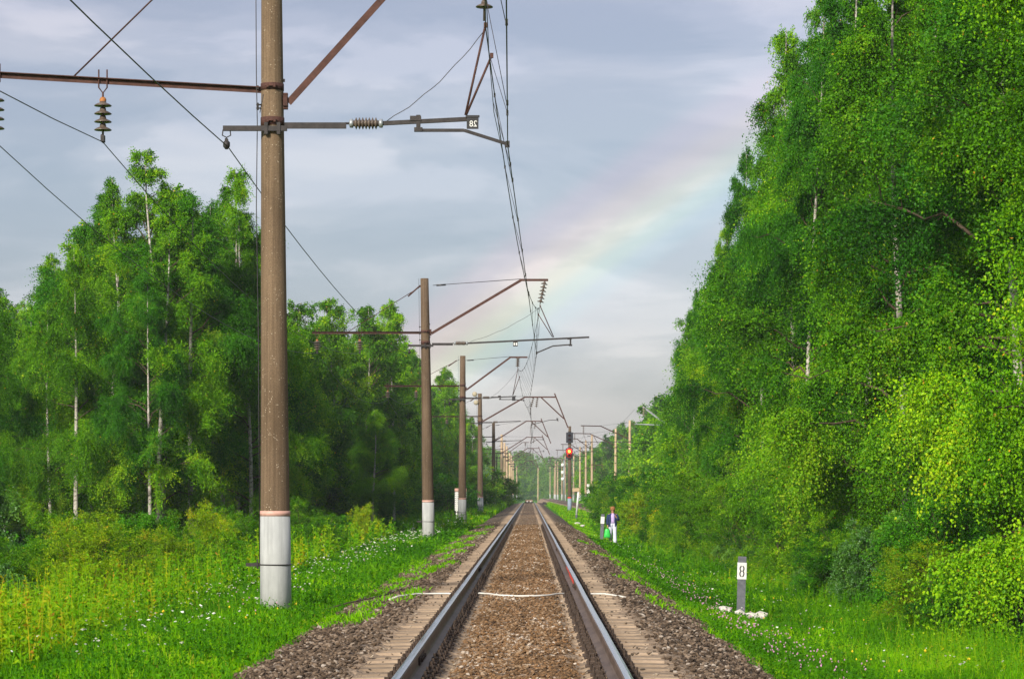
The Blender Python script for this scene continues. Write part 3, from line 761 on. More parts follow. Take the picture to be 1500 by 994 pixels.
LP = [  # d, top z, spec, lean
    (37.5, 10.2, dict(A_spec(), rise=.055), -.0068), (94.2, 9.05, B_spec(), -.016), (141, 8.72, A_spec((2.6, 8.68), (3.55, 8.68), zl=6.45), .003),
    (193, 8.67, C_spec(), -.004), (263, 8.39, C_spec(8.6, 4.95), .0), (338, 8.9, C_spec(8.6, 5.4), .002), (377, 8.6, A_spec((2.6, 8.68), (3.55, 8.68)), 0),
    (416, 8.8, C_spec(8.5, 5.2), 0), (472, 8.7, A_spec((2.6, 8.68), (3.55, 8.68)), .001), (516, 8.8, B_spec(8.9), 0), (574, 8.7, C_spec(8.5, 5.0), 0), (734, 8.8, A_spec((2.6, 8.68), (3.55, 8.68)), 0)]
LAB = ['nearest concrete pole on the left, brown above a whitewashed base, top cut off',
       'second concrete pole on the left, with the long lower arm reaching over the right rail',
       'third concrete pole on the left, in front of the slatted marker board',
       'fourth concrete pole on the left, with two round loudspeakers beside its top',
       'fifth concrete pole on the left, grey, with a dark box on its shaft',
       'sixth concrete pole on the left, first of the sandy row',
       'seventh concrete pole on the left, close behind the sixth in the sandy row']
lpoles = []
for i, (d, top, sp, ln) in enumerate(LP):
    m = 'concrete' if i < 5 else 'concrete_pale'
    lab = LAB[i] if i < len(LAB) else 'sandy concrete pole in the tight far row on the left of the track'
    g_ = 'concrete poles on the left of the main track' if i < len(LAB) else 'far concrete poles on the left of the track'
    lpoles.append(pole('catenary_pole', lab, X0, d, top, 1, sp, m, ln, detail=2 if i < 4 else 1, side=(i < 9), group=g_))
# p1: side arm tilted a little; number plate with reversed digits
def text_mesh(txt, size):
    cu = bpy.data.curves.new('t', 'FONT'); cu.body = txt; cu.size = size; cu.extrude = .002; cu.align_x = 'CENTER'; cu.align_y = 'CENTER'
    o = bpy.data.objects.new('t', cu); COL.objects.link(o)
    dg = bpy.context.evaluated_depsgraph_get(); me = bpy.data.meshes.new_from_object(o.evaluated_get(dg))
    bpy.data.objects.remove(o); bpy.data.curves.remove(cu); return me
p1 = lpoles[0]; z0 = p1.location.z
pl = MB().box((2.845, -.05, 6.60 - z0), (.17, .012, .175)).box((2.845, -.045, 6.695 - z0), (.20, .04, .03)).build('number_plate', M['black'], p1, 'small black plate with the number 28 seen mirror reversed')
tm = text_mesh('28', .125); o = link('digits', tm, M['white_paint'], pl); o.location = (2.855, -.059, 6.583 - z0); o.rotation_euler = (PI / 2, 0, 0); o.scale = (-.92, 1, 1)
p2 = lpoles[1]; z0 = p2.location.z
MB().box((3.15, -.05, 6.67 - z0), (.17, .012, .17)).build('number_plate', M['black'], p2)
MB().box((3.11, -.06, 6.67 - z0), (.05, .006, .09)).box((3.19, -.06, 6.67 - z0), (.05, .006, .09)).build('digits', M['white_paint'], p2)
MB().box((2.95 - .15, -.05, 6.38 - lpoles[2].location.z), (.18, .02, .2)).build('number_plate', M['black'], lpoles[2])
# p4 loudspeakers
z0 = lpoles[3].location.z
M['beige'] = m_var('beige_enamel', (.30, .26, .18), (.42, .37, .27), 8, .5, 0, .3, .1)
for u, z in ((-.42, 8.62), (-.32, 8.0)):
    b = MB(); b.lathe([(.04, -.12), (.09, -.10), (.16, -.02), (.19, .06), (.17, .13), (.08, .16)], 14, Matrix.Rotation(PI / 2, 3, 'X'), (u, -.1, z - z0)); b.bar((u, 0, z - z0), (-.1, 0, z - z0), .03, .03)
    b.build('loudspeaker', M['beige'], lpoles[3])
# p5 box
z0 = lpoles[4].location.z
b = MB().box((.22, -.2, 2.6 - z0), (.55, .35, .55), bev=.03); b.bar((-.3, -.2, 2.3 - z0), (.55, -.2, 2.3 - z0), .3, .06); b.build('control_box', M['steel_dark'], lpoles[4])
MB().tube([(.33, -.2, 2.8 - z0), (.33, -.2, 5.0 - z0)], .05, 8).build('conduit', M['steel_dark'], lpoles[4])

# right hand row along the second track
RP = [(290, 9.4, 11.3), (327, 9.4, 10.9), (358, 9.4, 8.7), (400, 9.4, 8.75), (453, 9.4, 8.9), (550, 9.4, 9.4), (562, 9.4, 7.8), (615, 9.4, 7.75), (669, 9.4, 7.35), (790, 9.4, 7.6), (800, 9.4, 6.4), (812, 9.2, 2.7),
      (640, 9.3, 6.4), (700, 9.3, 7.1)]
def R_spec(reach, zt=8.8):
    return dict(zstrut=7.4, zside=6.0, zlow=7.0, knee=(reach * .6, zt), end=(reach + .1, zt + .05), w=.1,
                strings=[(reach - .2, zt, reach - .2, zt - .9, 5)], hangers=[(reach - .2, zt - .9, reach - .5, 7.0)],
                low=(.12, .9, 1.4, reach + .3, 7.0), clamp=(reach - 1, 7.0, 6.8), steady=[(reach - 1, 6.8), (reach - .2, 6.45)], tieR=(reach * .6, zt), side_ins=(-1.4,), bracket=False)
RL = ['sandy concrete pole with a white band, rightmost of the poles beside the second track', 'sandy concrete pole just left of the one with the white band, beside the second track',
      'sandy concrete pole right of the red signal, above the dark rounded bush', 'sandy concrete pole standing left of the pole above the dark rounded bush']
for i, (d, top, x) in enumerate(RP):
    reach = max(1.5, x - float(np.interp(d, sy, sx_))) if d < 700 else 2.2
    lab = RL[i] if i < 4 else 'slim sandy pole in the distant row behind and left of the red signal'
    spc = R_spec(reach + .3) if i < 9 else None
    if spc and i not in (0, 1): spc['zside'] = 5.2
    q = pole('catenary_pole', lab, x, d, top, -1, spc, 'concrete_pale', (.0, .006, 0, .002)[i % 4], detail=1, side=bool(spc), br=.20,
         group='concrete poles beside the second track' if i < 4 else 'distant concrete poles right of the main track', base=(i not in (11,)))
    if i == 0: MB().tube([(0, 0, 5.0), (0, 0, 5.25)], [.168, .166], 16).build('white_band', M['white_paint'], q)
# a lone bracket standing out of the trees on the right
px_ = thing('catenary_pole', 'pole standing hidden in the right trees with a light grey slanting bracket poking out', 'railway pole', (11.6, 205, gz1(11.6, 205)), 0, 'concrete poles beside the second track')
z0 = px_.location.z
MB().tube([(0, 0, -.4), (0, 0, 9.3 - z0)], [.21, .15], 16).build('shaft', M['concrete_pale'], px_)
MB().angle_iron((-.2, 0, 6.4 - z0), (-2.5, 0, 8.15 - z0), .12).build('bracket_strut', M['galv'], px_)
MB().tube([(-.2, 0, 5.6 - z0 + 1.0), (-3.2, 0, 5.72 - z0 + 1.0)], .04, 8).build('lower_arm', M['galv'], px_)
b = MB(); ins_string(b, (-2.45, 0, 8.05 - z0), (-2.5, 0, 7.3 - z0), 5); b.build('insulator_string', M['porcelain_pale'], px_)

# ------------------------------------------------------------------ wires
def wire_pts(p, q, sag, n=12):
    p, q = np.array(p, float), np.array(q, float); ts = np.linspace(0, 1, n, endpoint=False)
    return [tuple(p + (q - p) * t - np.array([0, 0, 4 * sag * t * (1 - t)])) for t in ts]
def wire(name, label, cat, pts, sags, r, mat='wire', group=None, n=14):
    allp = []
    for p, q, s_ in zip(pts[:-1], pts[1:], sags): allp += wire_pts(p, q, s_, n)
    allp.append(pts[-1]); b = MB().tube(allp, r, 5)
    return tag(b.build(name, M[mat]), label, cat, group)
ds = [-17.0] + [l[0] for l in LP]
zig = [.2, -.2, .37, .12, .25, .3, .1, .2, .0, .2, .1, .2, .1]
mess = [.35, -.52, .49, -.52, .2, .45, -.3, .3, -.4, .3, -.3, .3, .2]
cpt = [(x, d, 6.29 if i < 2 else 6.34) for i, (x, d) in enumerate(zip(zig, ds))]
mpt = [(x, d, 8.0) for x, d in zip(mess, ds)]
cw = wire('contact_wire', 'thin contact wire running straight above the main track', 'overhead wire', cpt, [.03] * 12, .0085)
sagm = [1.25 * ((b_ - a_) / 56.7) ** 2 for a_, b_ in zip(ds[:-1], ds[1:])]
mw = wire('messenger_wire', 'sagging carrier wire above the contact wire, holding it by droppers', 'overhead wire', mpt, sagm, .009)
def span_pt(pts, sags, y):
    for p, q, s_ in zip(pts[:-1], pts[1:], sags):
        if p[1] <= y <= q[1]:
            t = (y - p[1]) / (q[1] - p[1]); return tuple(np.array(p) + (np.array(q) - np.array(p)) * t - np.array([0, 0, 4 * s_ * t * (1 - t)]))
for i in range(9):
    a_, b_ = ds[i], ds[i + 1]; k = 9 if i < 4 else 7
    for j in range(k):
        y = a_ + (b_ - a_) * (j + .7) / (k + .4)
        if y < 20: continue
        m_, c_ = span_pt(mpt, sagm, y), span_pt(cpt, [.03] * 12, y)
        b = MB().tube([m_, (c_[0] * .98 + m_[0] * .02, y + .1, c_[2])], .0045, 4)
        b.box(m_, (.03, .07, .06)); b.box((c_[0], y + .1, c_[2] + .02), (.03, .08, .06)); b.build('dropper', M['wire'], mw)
# stitch wires at the first two supports
for i in (1, 2):
    d = ds[i]; a_, c_ = span_pt(mpt, sagm, d - 7), span_pt(mpt, sagm, d + 9)
    mid = (mess[i] * .75 + zig[i] * .25, d, 7.25)
    b = MB().tube([a_, (mid[0], d - 2, 7.28), mid, (mid[0], d + 3, 7.2), c_], .006, 5)
    for y_, q_ in ((d - 3.2, (mid[0], d - 2, 7.28)), (d + 2.2, (mid[0], d + 2, 7.22))):
        c2 = span_pt(cpt, [.03] * 12, y_); b.tube([q_, c2], .0045, 4); b.box(c2, (.03, .08, .06))
    b.build('stitch_wire', M['wire'], mw)
# feeders on the left
nA = 10
dz_ = ds[:nA]
zA = [p_.location.z for p_ in lpoles]
fA = [(X0 - .69, d, 6.26) for d in dz_]; fB = [(X0 - 2.5, d, 6.33) for d in dz_]; fC = [(X0 - 4.05, d, 6.33) for d in dz_]
for f_ in (fA, fB, fC): f_[0] = (f_[0][0], f_[0][1], f_[0][2])
wire('feeder_wire', 'feeder wire nearest the left poles, clamped under the short dark brackets', 'overhead wire', fA, [.45] * (nA - 1), .0085, group='feeder wires on the left')
wire('feeder_wire', 'feeder wire hung from the inner insulators of the left side arms', 'overhead wire', fB, [.85] * (nA - 1), .0075, group='feeder wires on the left')
wire('feeder_wire', 'outermost feeder wire on the left, hung from the ends of the side arms', 'overhead wire', fC, [.80] * (nA - 1), .0075, group='feeder wires on the left')
# overhead wires of the second track
yy2 = [205, 290, 327, 358, 400, 453, 562, 700]
xw = [float(np.interp(y, sy, sx_)) for y in yy2]
wire('contact_wire', 'contact wire above the second track on the right', 'overhead wire', [(x, y, 6.3) for x, y in zip(xw, yy2)], [.03] * 7, .009)
wire('messenger_wire', 'carrier wire above the second track on the right', 'overhead wire', [(x, y, 7.9) for x, y in zip(xw, yy2)], [1.0, .5, .4, .6, .8, 1.2, 1.2], .009)
# thin earth cable in the grass from the first pole to the ballast
pts = [(x, y, gz1(x, y) + h) for x, y, h in ((-3.34, 37.35, .1), (-3.1, 37.2, .06), (-2.8, 37.3, .10))] + [(-2.5, 37.5, -.32), (-2.2, 37.9, -.27), (-1.9, 38.4, -.21)]
tag(MB().tube(pts, .010, 6).build('earth_cable', M['fast']), 'thin rusty cable lying in the grass from the nearest pole to the gravel', 'cable')

# ------------------------------------------------------------------ signal
sgx, sgd = 3.85, 243
z0 = gz1(sgx, sgd) - .0
t_ = thing('railway_signal', 'railway light signal on a concrete mast, its lower head glowing red', 'signal', (sgx, sgd, z0))
MB().tube([(0, 0, -.3), (0, 0, 2.0), (.02, 0, 8.05)], [.18, .17, .125], 18).build('mast', M['concrete'], t_)
MB().tube([(0, 0, -.2), (0, 0, 1.30)], [.20, .19], 18).build('painted_base', M['bluegrey'], t_)
MB().tube([(0, 0, 1.30), (0, 0, 1.42)], [.195, .195], 18).build('red_band', M['red_bright'], t_)
b = MB()
for q in (-.2, .2): b.tube([(.25 + q * .6, .12, 1.4), (.18 + q * .6, .12, 5.0)], .02, 5)
for k in range(12): b.tube([(.12, .12, 1.6 + k * .3), (.36, .12, 1.6 + k * .3)], .015, 5)
b.build('ladder', M['galv'], t_)
def mat_lamp(name, c, e, st):
    m, t, o = new_mat(name); p = prin(t, o, c, .3); p.inputs['Emission Color'].default_value = (*e, 1); p.inputs['Emission Strength'].default_value = st; return m
M['lamp_red'] = mat_lamp('red_signal_light', (.8, .05, .02), (1, .35, .02), 9)
M['lamp_halo'] = mat_lamp('red_lamp_halo', (.8, .02, .01), (1, .02, .01), 2.2)  # halo of the lit lens, imitated by an emissive ring
M['lens_dark'] = m_var('dark_lens', (.03, .01, .012), (.06, .02, .02), 8, .15, 0, .6, 0)
M['sig_red_glow'] = m_var('painted_red_glow', (.30, .01, .008), (.42, .02, .015), 6, .5, 0, .3, 0)  # red glow of the lamp put into the colour
Rx = Matrix.Rotation(PI / 2, 3, 'X')
for zc, lit in ((6.98, False), (5.50, True)):
    xo = -.03 if lit else .0
    h = MB().box((xo, -.22, zc), (.66, .10, .98), bev=.02).box((xo, -.05, zc), (.4, .24, .8), bev=.03).build('signal_head', M['sig_black'], t_)
    for k, dz2 in enumerate((.19, -.22)):
        on = lit and k == 0
        l_ = MB().lathe([(.10, -.0), (.115, .01), (.10, .03), (.0005, .035)], 18, Rx, (xo, -.275, zc + dz2)).build('lens', M['lamp_red'] if on else M['lens_dark'], h)
        if lit:
            MB().lathe([(.26, 0), (.27, .004), (.12, .006), (.11, .004)], 24, Rx, (xo, -.273, zc + dz2 + (0 if on else .05))).build('lens_glow_ring', M['lamp_halo'] if on else M['sig_red_glow'], h)  # flat rings added to show the red lamp's glow
        b = MB(); vv = []; 
        for a in np.linspace(-.15 * PI, 1.15 * PI, 13): vv += [(xo + .15 * math.cos(a), -.27, zc + dz2 + .15 * math.sin(a)), (xo + .145 * math.cos(a), -.27 - .26 * max(.3, math.sin(a)), zc + dz2 + .145 * math.sin(a)), (xo + .165 * math.cos(a), -.27, zc + dz2 + .165 * math.sin(a))]
        fs = []
        for q in range(12):
            for e_ in range(3):
                g_ = (e_ + 1) % 3; fs.append((q * 3 + e_, q * 3 + g_, q * 3 + 3 + g_, q * 3 + 3 + e_))
        b.add(vv, fs); b.build('hood', M['sig_black'], h)
    MB().box((xo, -.03, zc + .55), (.35, .3, .05)).box((xo, -.03, zc - .55), (.35, .3, .05)).build('head_bracket', M['steel_dark'], t_)

# leaning white post with a tan board
pd = 196
t_ = thing('sign_post', 'leaning white post with a small tan board on top, grey at its foot', 'sign post', (3.62, pd, gz1(3.62, pd)))
hgt = 1.26 + 4 * pd / 3800 - t_.location.z
MB().tube([(.03, 0, .42), (.18, 0, hgt)], .075, 10).build('post', M['white_paint'], t_)
MB().tube([(0, 0, -.2), (.032, 0, .44)], .08, 10).build('post_foot', M['post_grey'], t_)
MB().box((-.02, -.09, hgt + .05), (.52, .04, .27), Matrix.Rotation(-.03, 3, 'Y')).build('board', M['tan_board'], t_)
MB().tube([(.18, -.05, hgt - .1), (.18, -.05, hgt + .28)], .03, 8).build('bolt', M['steel_rust'], t_)

# picket posts with the number 8
def picket(x, d, h, label, w=.155, tilt=.0, stones_=True):
    z0 = gz1(x, d); t_ = thing('marker_post', label, 'marker post', (x, d, z0)); t_.rotation_euler = (0, tilt, -.06)
    MB().box((0, 0, h * .33 - .1), (w, w, h * .66 + .2), bev=.008).build('post', M['post_grey'], t_)
    pn = MB().box((0, 0, h * .775), (w + .018, w + .018, h * .26), bev=.004).build('white_panel', M['white_paint'], t_)
    MB().box((0, 0, h * .95), (w, w, h * .095), bev=.006).build('post_top', M['post_grey'], t_)
    return t_, pn
t_, pn = picket(4.10, 49, 1.215, 'dark grey marker post with a black 8 on its white panel, nearest on the right', tilt=.028)
h = 1.215
# stencilled 8: two rings made of strokes with gaps
b = MB()
def ring(cz, rx, rz, a0, a1):
    n_ = 12
    for k in range(n_):
        p = a0 + (a1 - a0) * k / n_; q = a0 + (a1 - a0) * (k + 1) / n_
        b.tube([(rx * math.cos(p), -.0875, cz + rz * math.sin(p)), (rx * math.cos(q), -.0875, cz + rz * math.sin(q))], .0115, 6)
for cz, rz in ((h * .775 + .045, .050), (h * .775 - .052, .055)):
    for a0, a1 in ((-.42 * PI, .42 * PI), (.58 * PI, 1.42 * PI)): ring(cz, .037, rz, a0, a1)
b.build('digit', M['digit'], pn)
for k, (dx, dy, s_, lab) in enumerate(((-.32, -.05, .17, 'whitewashed flat stone left of the nearest marker post'), (-.02, -.22, .10, 'small whitewashed stone in front of the nearest marker post'),
                                       (.20, -.12, .12, 'whitewashed stone just right of the nearest marker post foot'), (.37, -.08, .13, 'outermost whitewashed stone right of the nearest marker post'))):
    rg = np.random.default_rng(40 + k); vv = ICO_V * (1 + rg.normal(0, .10, (12, 1))) * np.array([s_ * 1.15, s_ * .7, .13])
    o = link('whitewashed_stone', np_mesh('whitewashed_stone', vv, np.array(ICO_F)), M['white_stone']); o.location = (4.10 + dx, 49 + dy, gz1(4.10 + dx, 49 + dy) + .10)
    tag(o, lab, 'stone', 'whitewashed stones round the marker post')
picket(3.46, 121, 1.25, 'small grey marker post with a white top, beside the walking person', tilt=.06)
# slatted boards
def slat_board(x, d, zt, zb, w, label, red=True):
    z0 = gz1(x, d); t_ = thing('slatted_board', label, 'marker board', (x, d, z0))
    n_ = 9
    b = MB()
    for k in range(n_):
        z = zb + (zt - zb) * (k + .5) / n_
        b.box((0, 0, z - z0), (w, .04, (zt - zb) / n_ * .80))
    b.build('slats', M['white_paint'], t_)
    if red: MB().box((0, 0, zt - z0 + .12), (w + .02, .06, .17)).build('red_top', M['red_paint'], t_)
    for s_ in (-1, 1): MB().box((s_ * w * .34, .04, (zt - z0) / 2 - .1), (.09, .05, zt - z0 + .2)).build('post', M['white_paint'], t_)
slat_board(-3.88, 150, 1.34, .25, .66, 'white slatted board with a red top, partly behind the third left pole')
slat_board(-3.5, 305, 1.55, .2, .62, 'white slatted board standing beside the sixth left pole, far off', False)
b = MB().bar((0, 0, -.1), (-.12, 0, .62), .07, .07); o = b.build('wooden_stake', M['bark'], loc=(-4.15, 146, gz1(-4.15, 146))); tag(o, 'short weathered stake leaning in the grass left of the third pole', 'stake')
# small far white things
t_ = thing('signal_mast', 'far pale mast carrying three white boxes one above another', 'mast', (7.0, 520, gz1(7, 520)))
MB().tube([(0, 0, -.2), (0, 0, 8.5)], [.17, .13], 12).build('mast', M['galv'], t_)
for z in (7.4, 5.9, 4.6): MB().box((-.35, -.2, z), (.5, .3, .62), bev=.12).build('white_box', M['white_paint'], t_)
t_ = thing('marker_board', 'small white upright board between the sandy poles right of the signal', 'marker board', (7.9, 345, gz1(7.9, 345)))
MB().box((0, 0, 2.3), (.36, .05, 1.25), bev=.02).build('board', M['white_paint'], t_); MB().tube([(0, .05, -.1), (0, .05, 2.4)], .04, 8).build('post', M['galv'], t_)
for k, (x, d, s_) in enumerate(((3.2, 168, .22), (3.42, 163, .16), (-2.9, 176, .25))):
    rg = np.random.default_rng(60 + k); vv = ICO_V * (1 + rg.normal(0, .10, (12, 1))) * np.array([s_, s_ * .8, s_ * .6])
    o = link('pale_block', np_mesh('pale_block', vv, np.array(ICO_F)), M['white_stone']); o.location = (x, d, gz1(x, d) + .15)
    tag(o, ('larger pale stone at the right grass edge, well beyond the person', 'smaller pale stone at the right grass edge, well beyond the person', 'pale grey stone in the grass by the fourth left pole')[k], 'stone')
# ------------------------------------------------------------------ foliage
def unit(v): return v / np.maximum(np.linalg.norm(v, axis=-1, keepdims=True), 1e-9)
def leaf_quads(c, a, ln, wr, rng, ref=None):
    """c (n,3) base, a (n,3) leaf direction, ln (n,) length, wr width ratio"""
    n = len(c); r = rng.normal(size=(n, 3)) if ref is None else ref + rng.normal(0, .55, (n, 3)); s = unit(np.cross(a, r)); nn = np.cross(a, s)
    l = ln[:, None]; w = (ln * wr)[:, None] * .5
    fold = nn * w * .35
    v = np.stack([c, c + a * l * .42 + s * w + fold, c + a * l, c + a * l * .42 - s * w + fold], 1)
    return v.reshape(-1, 3), (np.arange(n)[:, None] * 4 + np.arange(4)[None])
def tubes_np(P, Rr, n=4):
    """P (m,k,3) polylines, Rr (m,k) radii -> verts, faces"""
    m, k, _ = P.shape
    T = np.empty_like(P); T[:, 1:-1] = P[:, 2:] - P[:, :-2]; T[:, 0] = P[:, 1] - P[:, 0]; T[:, -1] = P[:, -1] - P[:, -2]; T = unit(T)
    ref = np.where(np.abs(T[..., 2:3]) < .9, np.array([0, 0, 1.]), np.array([1., 0, 0])); X = unit(np.cross(T, ref)); Y = np.cross(X, T)
    a = 2 * PI * np.arange(n) / n
    V_ = P[:, :, None] + (X[:, :, None] * np.cos(a)[None, None, :, None] + Y[:, :, None] * np.sin(a)[None, None, :, None]) * Rr[:, :, None, None]
    idx = np.arange(m * k * n).reshape(m, k, n); j = np.roll(idx, -1, 2)
    F = np.stack([idx[:, :-1], j[:, :-1], j[:, 1:], idx[:, 1:]], -1).reshape(-1, 4)
    return V_.reshape(-1, 3), F
def rot_about(v, rng, ang):
    n = len(v); r = unit(np.cross(v, rng.normal(size=(n, 3)))); return unit(v * np.cos(ang)[:, None] + r * np.sin(ang)[:, None])
def shape_birch(t): return np.where(t < .32, .72 + .28 * t / .32, np.maximum(1 - (t - .32) / .68, 0.02) ** .8)
def shape_round(t): return np.where(t < .35, .8 + .2 * t / .35, np.maximum(1 - (t - .35) / .65, 0.02) ** .6)
def shape_shrub(t): return np.where(t < .4, .9 + .1 * t / .4, np.maximum(1 - (t - .4) / .6, .05) ** .5)
def shape_cone(t): return np.maximum(1 - t, .03) ** .9
def make_tree(seed, H=15, Rc=2.7, hb=.14, nbr=70, nsub=6, nstr=8000, K=13, leaf=.07, wr=.75, droop=.5, up=(.35, 1.15), shape=shape_birch, ntr=1, tr=.13, strand=.75, hang=.6, lean=.02, sub=.36, lvar=(.72, 1.12), s0=.22):
    rng = np.random.default_rng(seed)
    # trunks
    ks = 10; tt = np.linspace(0, 1, ks); TP = []
    for q in range(ntr):
        sp = (rng.normal(size=2) * (.0 if ntr == 1 else .22)); ph = rng.uniform(0, 6, 4); am = H * lean
        hq = H * (1 if q == 0 else rng.uniform(.7, .97))
        x = sp[0] * (.35 + tt * H * .55) + am * (np.sin(tt * 4 + ph[0]) - math.sin(ph[0])) * tt
        y = sp[1] * (.35 + tt * H * .55) + am * (np.sin(tt * 4.5 + ph[1]) - math.sin(ph[1])) * tt
        TP.append(np.stack([x, y, tt * hq - .25 * (tt == 0)], 1))
    TP = np.array(TP); TR = tr * H / 15 * (1 - tt * .9)[None] * np.where(np.arange(ntr) == 0, 1, .7)[:, None]
    tv, tf = tubes_np(TP, TR, 8)
    # branches
    q = rng.integers(0, ntr, nbr); t = hb + (.99 - hb) * (1 - (np.arange(nbr) + rng.uniform(0, 1, nbr)) / nbr) ** .92
    P0 = np.stack([np.array([np.interp(a, tt, TP[b][:, c]) for a, b in zip(t, q)]) for c in range(3)], 1)
    az = rng.uniform(0, 2 * PI, nbr); tn = (t - hb) / (1 - hb)
    Lb = Rc * shape(tn) * rng.uniform(*lvar, nbr) * np.where(rng.random(nbr) < .15, 1.25, 1) + .12
    e = up[0] + (up[1] - up[0]) * tn + rng.normal(0, .12, nbr)
    kb = 6; s = np.linspace(0, 1, kb)
    hx = np.cos(az)[:, None] * (Lb * np.cos(e * .8))[:, None] * s; hy = np.sin(az)[:, None] * (Lb * np.cos(e * .8))[:, None] * s
    hz_ = (Lb * np.sin(e))[:, None] * s - (droop * Lb * (1 - tn * .6))[:, None] * s ** 2.2 * .55
    BP = np.stack([hx, hy, hz_], -1) + P0[:, None]
    BP[:, 1:-1] += rng.normal(0, .03, (nbr, kb - 2, 3)) * Lb[:, None, None]
    BR = (.010 + .011 * Lb)[:, None] * (1 - s * .85)[None] * (H / 15) ** .5
    bv, bf = tubes_np(BP, BR, 4)
    # sub branches
    ns = nbr * nsub; bi = np.repeat(np.arange(nbr), nsub); ss = rng.uniform(s0, 1, ns); 
    fi = ss * (kb - 1); i0 = np.minimum(fi.astype(int), kb - 2); fr = (fi - i0)[:, None]
    S0 = BP[bi, i0] * (1 - fr) + BP[bi, i0 + 1] * fr; bd = unit(BP[bi, i0 + 1] - BP[bi, i0])
    sdir = rot_about(bd, rng, rng.uniform(.3, 1.2, ns)); Ls = sub * Lb[bi] * (1.15 - ss * .75) + .22
    s4 = np.linspace(0, 1, 4)
    SP = S0[:, None] + sdir[:, None] * (Ls[:, None] * s4)[..., None] - np.array([0, 0, 1.]) * (Ls[:, None] * droop * .5 * s4 ** 2)[..., None]
    SR = np.broadcast_to((.007 * (1 - s4 * .7))[None], (ns, 4)) * (H / 15) ** .5
    sv, sf = tubes_np(SP, SR, 3)
    # strands of leaves
    w = (Ls * (.35 + .65 * np.minimum(Lb[bi] / Rc, 1))); w = w / w.sum(); si = rng.choice(ns, nstr, p=w); su = rng.uniform(.15, 1, nstr)
    fi = su * 3; i0 = np.minimum(fi.astype(int), 2); fr = (fi - i0)[:, None]
    C0 = SP[si, i0] * (1 - fr) + SP[si, i0 + 1] * fr
    dr = unit(unit(sdir[si]) * .8 + rng.normal(size=(nstr, 3)) * .7 - np.array([0, 0, 1.]) * hang * 1.3)
    sl = strand * rng.uniform(.4, 1.2, nstr) * (.25 + .75 * np.minimum(Lb[bi[si]] / Rc, 1))
    u = np.linspace(.05, 1, K)[None] + rng.normal(0, .03, (nstr, K))
    LP_ = C0[:, None] + dr[:, None] * (sl[:, None] * u)[..., None] - np.array([0, 0, 1.]) * (hang * sl[:, None] * u ** 2 * .5)[..., None]
    LP_ = LP_ + rng.normal(0, leaf * .45, LP_.shape)
    c = LP_.reshape(-1, 3); nl = len(c)
    ad = unit(rng.normal(size=(nl, 3)) * .8 + np.repeat(dr, K, 0) * .5 - np.array([0, 0, 1.]) * hang * .7)
    lv, lf = leaf_quads(c, ad, leaf * rng.uniform(.6, 1.25, nl), wr, rng, np.repeat(unit(rng.normal(size=(nstr, 3))), K, 0))
    val = np.clip(.44 + .11 * rng.normal(size=nl) + np.repeat(rng.normal(0, .12, nstr), K) + np.repeat(rng.normal(0, .10, ns)[si], K) + np.repeat((rng.normal(0, .15, nbr)[bi])[si], K), 0, .96)
    odd = rng.random(nl) < .004; val[odd] = 1
    wv = np.concatenate([tv, bv, sv]); wf = np.concatenate([tf, bf + len(tv), sf + len(tv) + len(bv)])
    wm = np.concatenate([np.zeros(len(tf)), np.ones(len(bf) + len(sf))]).astype(int)
    return (wv, wf, wm), (lv, lf, val)
LEAFSETS = {}
def tree_proto(key, leafmat, barkmat, **k):
    (wv, wf, wm), (lv, lf, val) = make_tree(**k)
    tm_ = np_mesh('trunk', wv, wf, smooth=True, fmat=wm); tm_.materials.append(M[barkmat]); tm_.materials.append(M['twig'])
    cm = np_mesh('crown', lv, lf, val); cm.materials.append(M[leafmat])
    LEAFSETS.setdefault(key, []).append((tm_, cm, k.get('H', 15)))
for s_ in range(5):
    tree_proto('birch_near', 'leaf_birch' if s_ % 5 < 3 else 'leaf_deep', 'birch_bark', seed=100 + s_, hb=(.06, .12, .20, .10, .27)[s_], nstr=13500, K=15, leaf=.058, Rc=(3.0, 3.5, 2.8, 3.6, 3.0)[s_], nbr=(36, 42, 40, 34, 40)[s_], lvar=(.5, 1.2), s0=.38, strand=(1.0, .8, 1.15, 1.05, .85)[s_], hang=(.8, .5, .9, .7, .5)[s_], sub=(.34, .40, .30, .33, .38)[s_])
for s_ in range(5):
    tree_proto('birch_mid', 'leaf_birch' if s_ % 5 < 4 else 'leaf_deep', 'birch_bark', seed=200 + s_, hb=(.06, .16, .05, .10, .2)[s_], shape=shape_round, nstr=8500, K=9, leaf=.11, Rc=(3.1, 2.8, 3.4, 3.2, 2.7)[s_], nbr=66 + s_ * 5, nsub=5)
for s_ in range(3):
    tree_proto('birch_far', 'leaf_birch' if s_ < 2 else 'leaf_deep', 'birch_bark', seed=300 + s_, hb=.1, nstr=2200, K=6, leaf=.25, Rc=2.9, nbr=44, nsub=4)
tree_proto('spruce', 'needle', 'bark', seed=350, H=15, Rc=2.6, hb=.05, nbr=120, nsub=4, nstr=3600, K=6, leaf=.24, wr=.4, droop=.7, up=(-.1, .5), shape=shape_cone, strand=.5, hang=.5)
for s_ in range(4):
    tree_proto('shrub_near', ('leaf_shrub', 'leaf_deep', 'leaf_blue', 'leaf_yellow')[s_], 'bark', seed=400 + s_, H=4, Rc=(1.5, 1.7, 1.5, 1.2)[s_], hb=.06, nbr=60, nsub=5, nstr=3200, K=10, leaf=(.07, .08, .085, .065)[s_], wr=(.55, .7, .9, .5)[s_],
               droop=.25, up=(.5, 1.2), shape=shape_shrub, ntr=6, tr=.10, strand=.42, hang=.12, sub=.5)
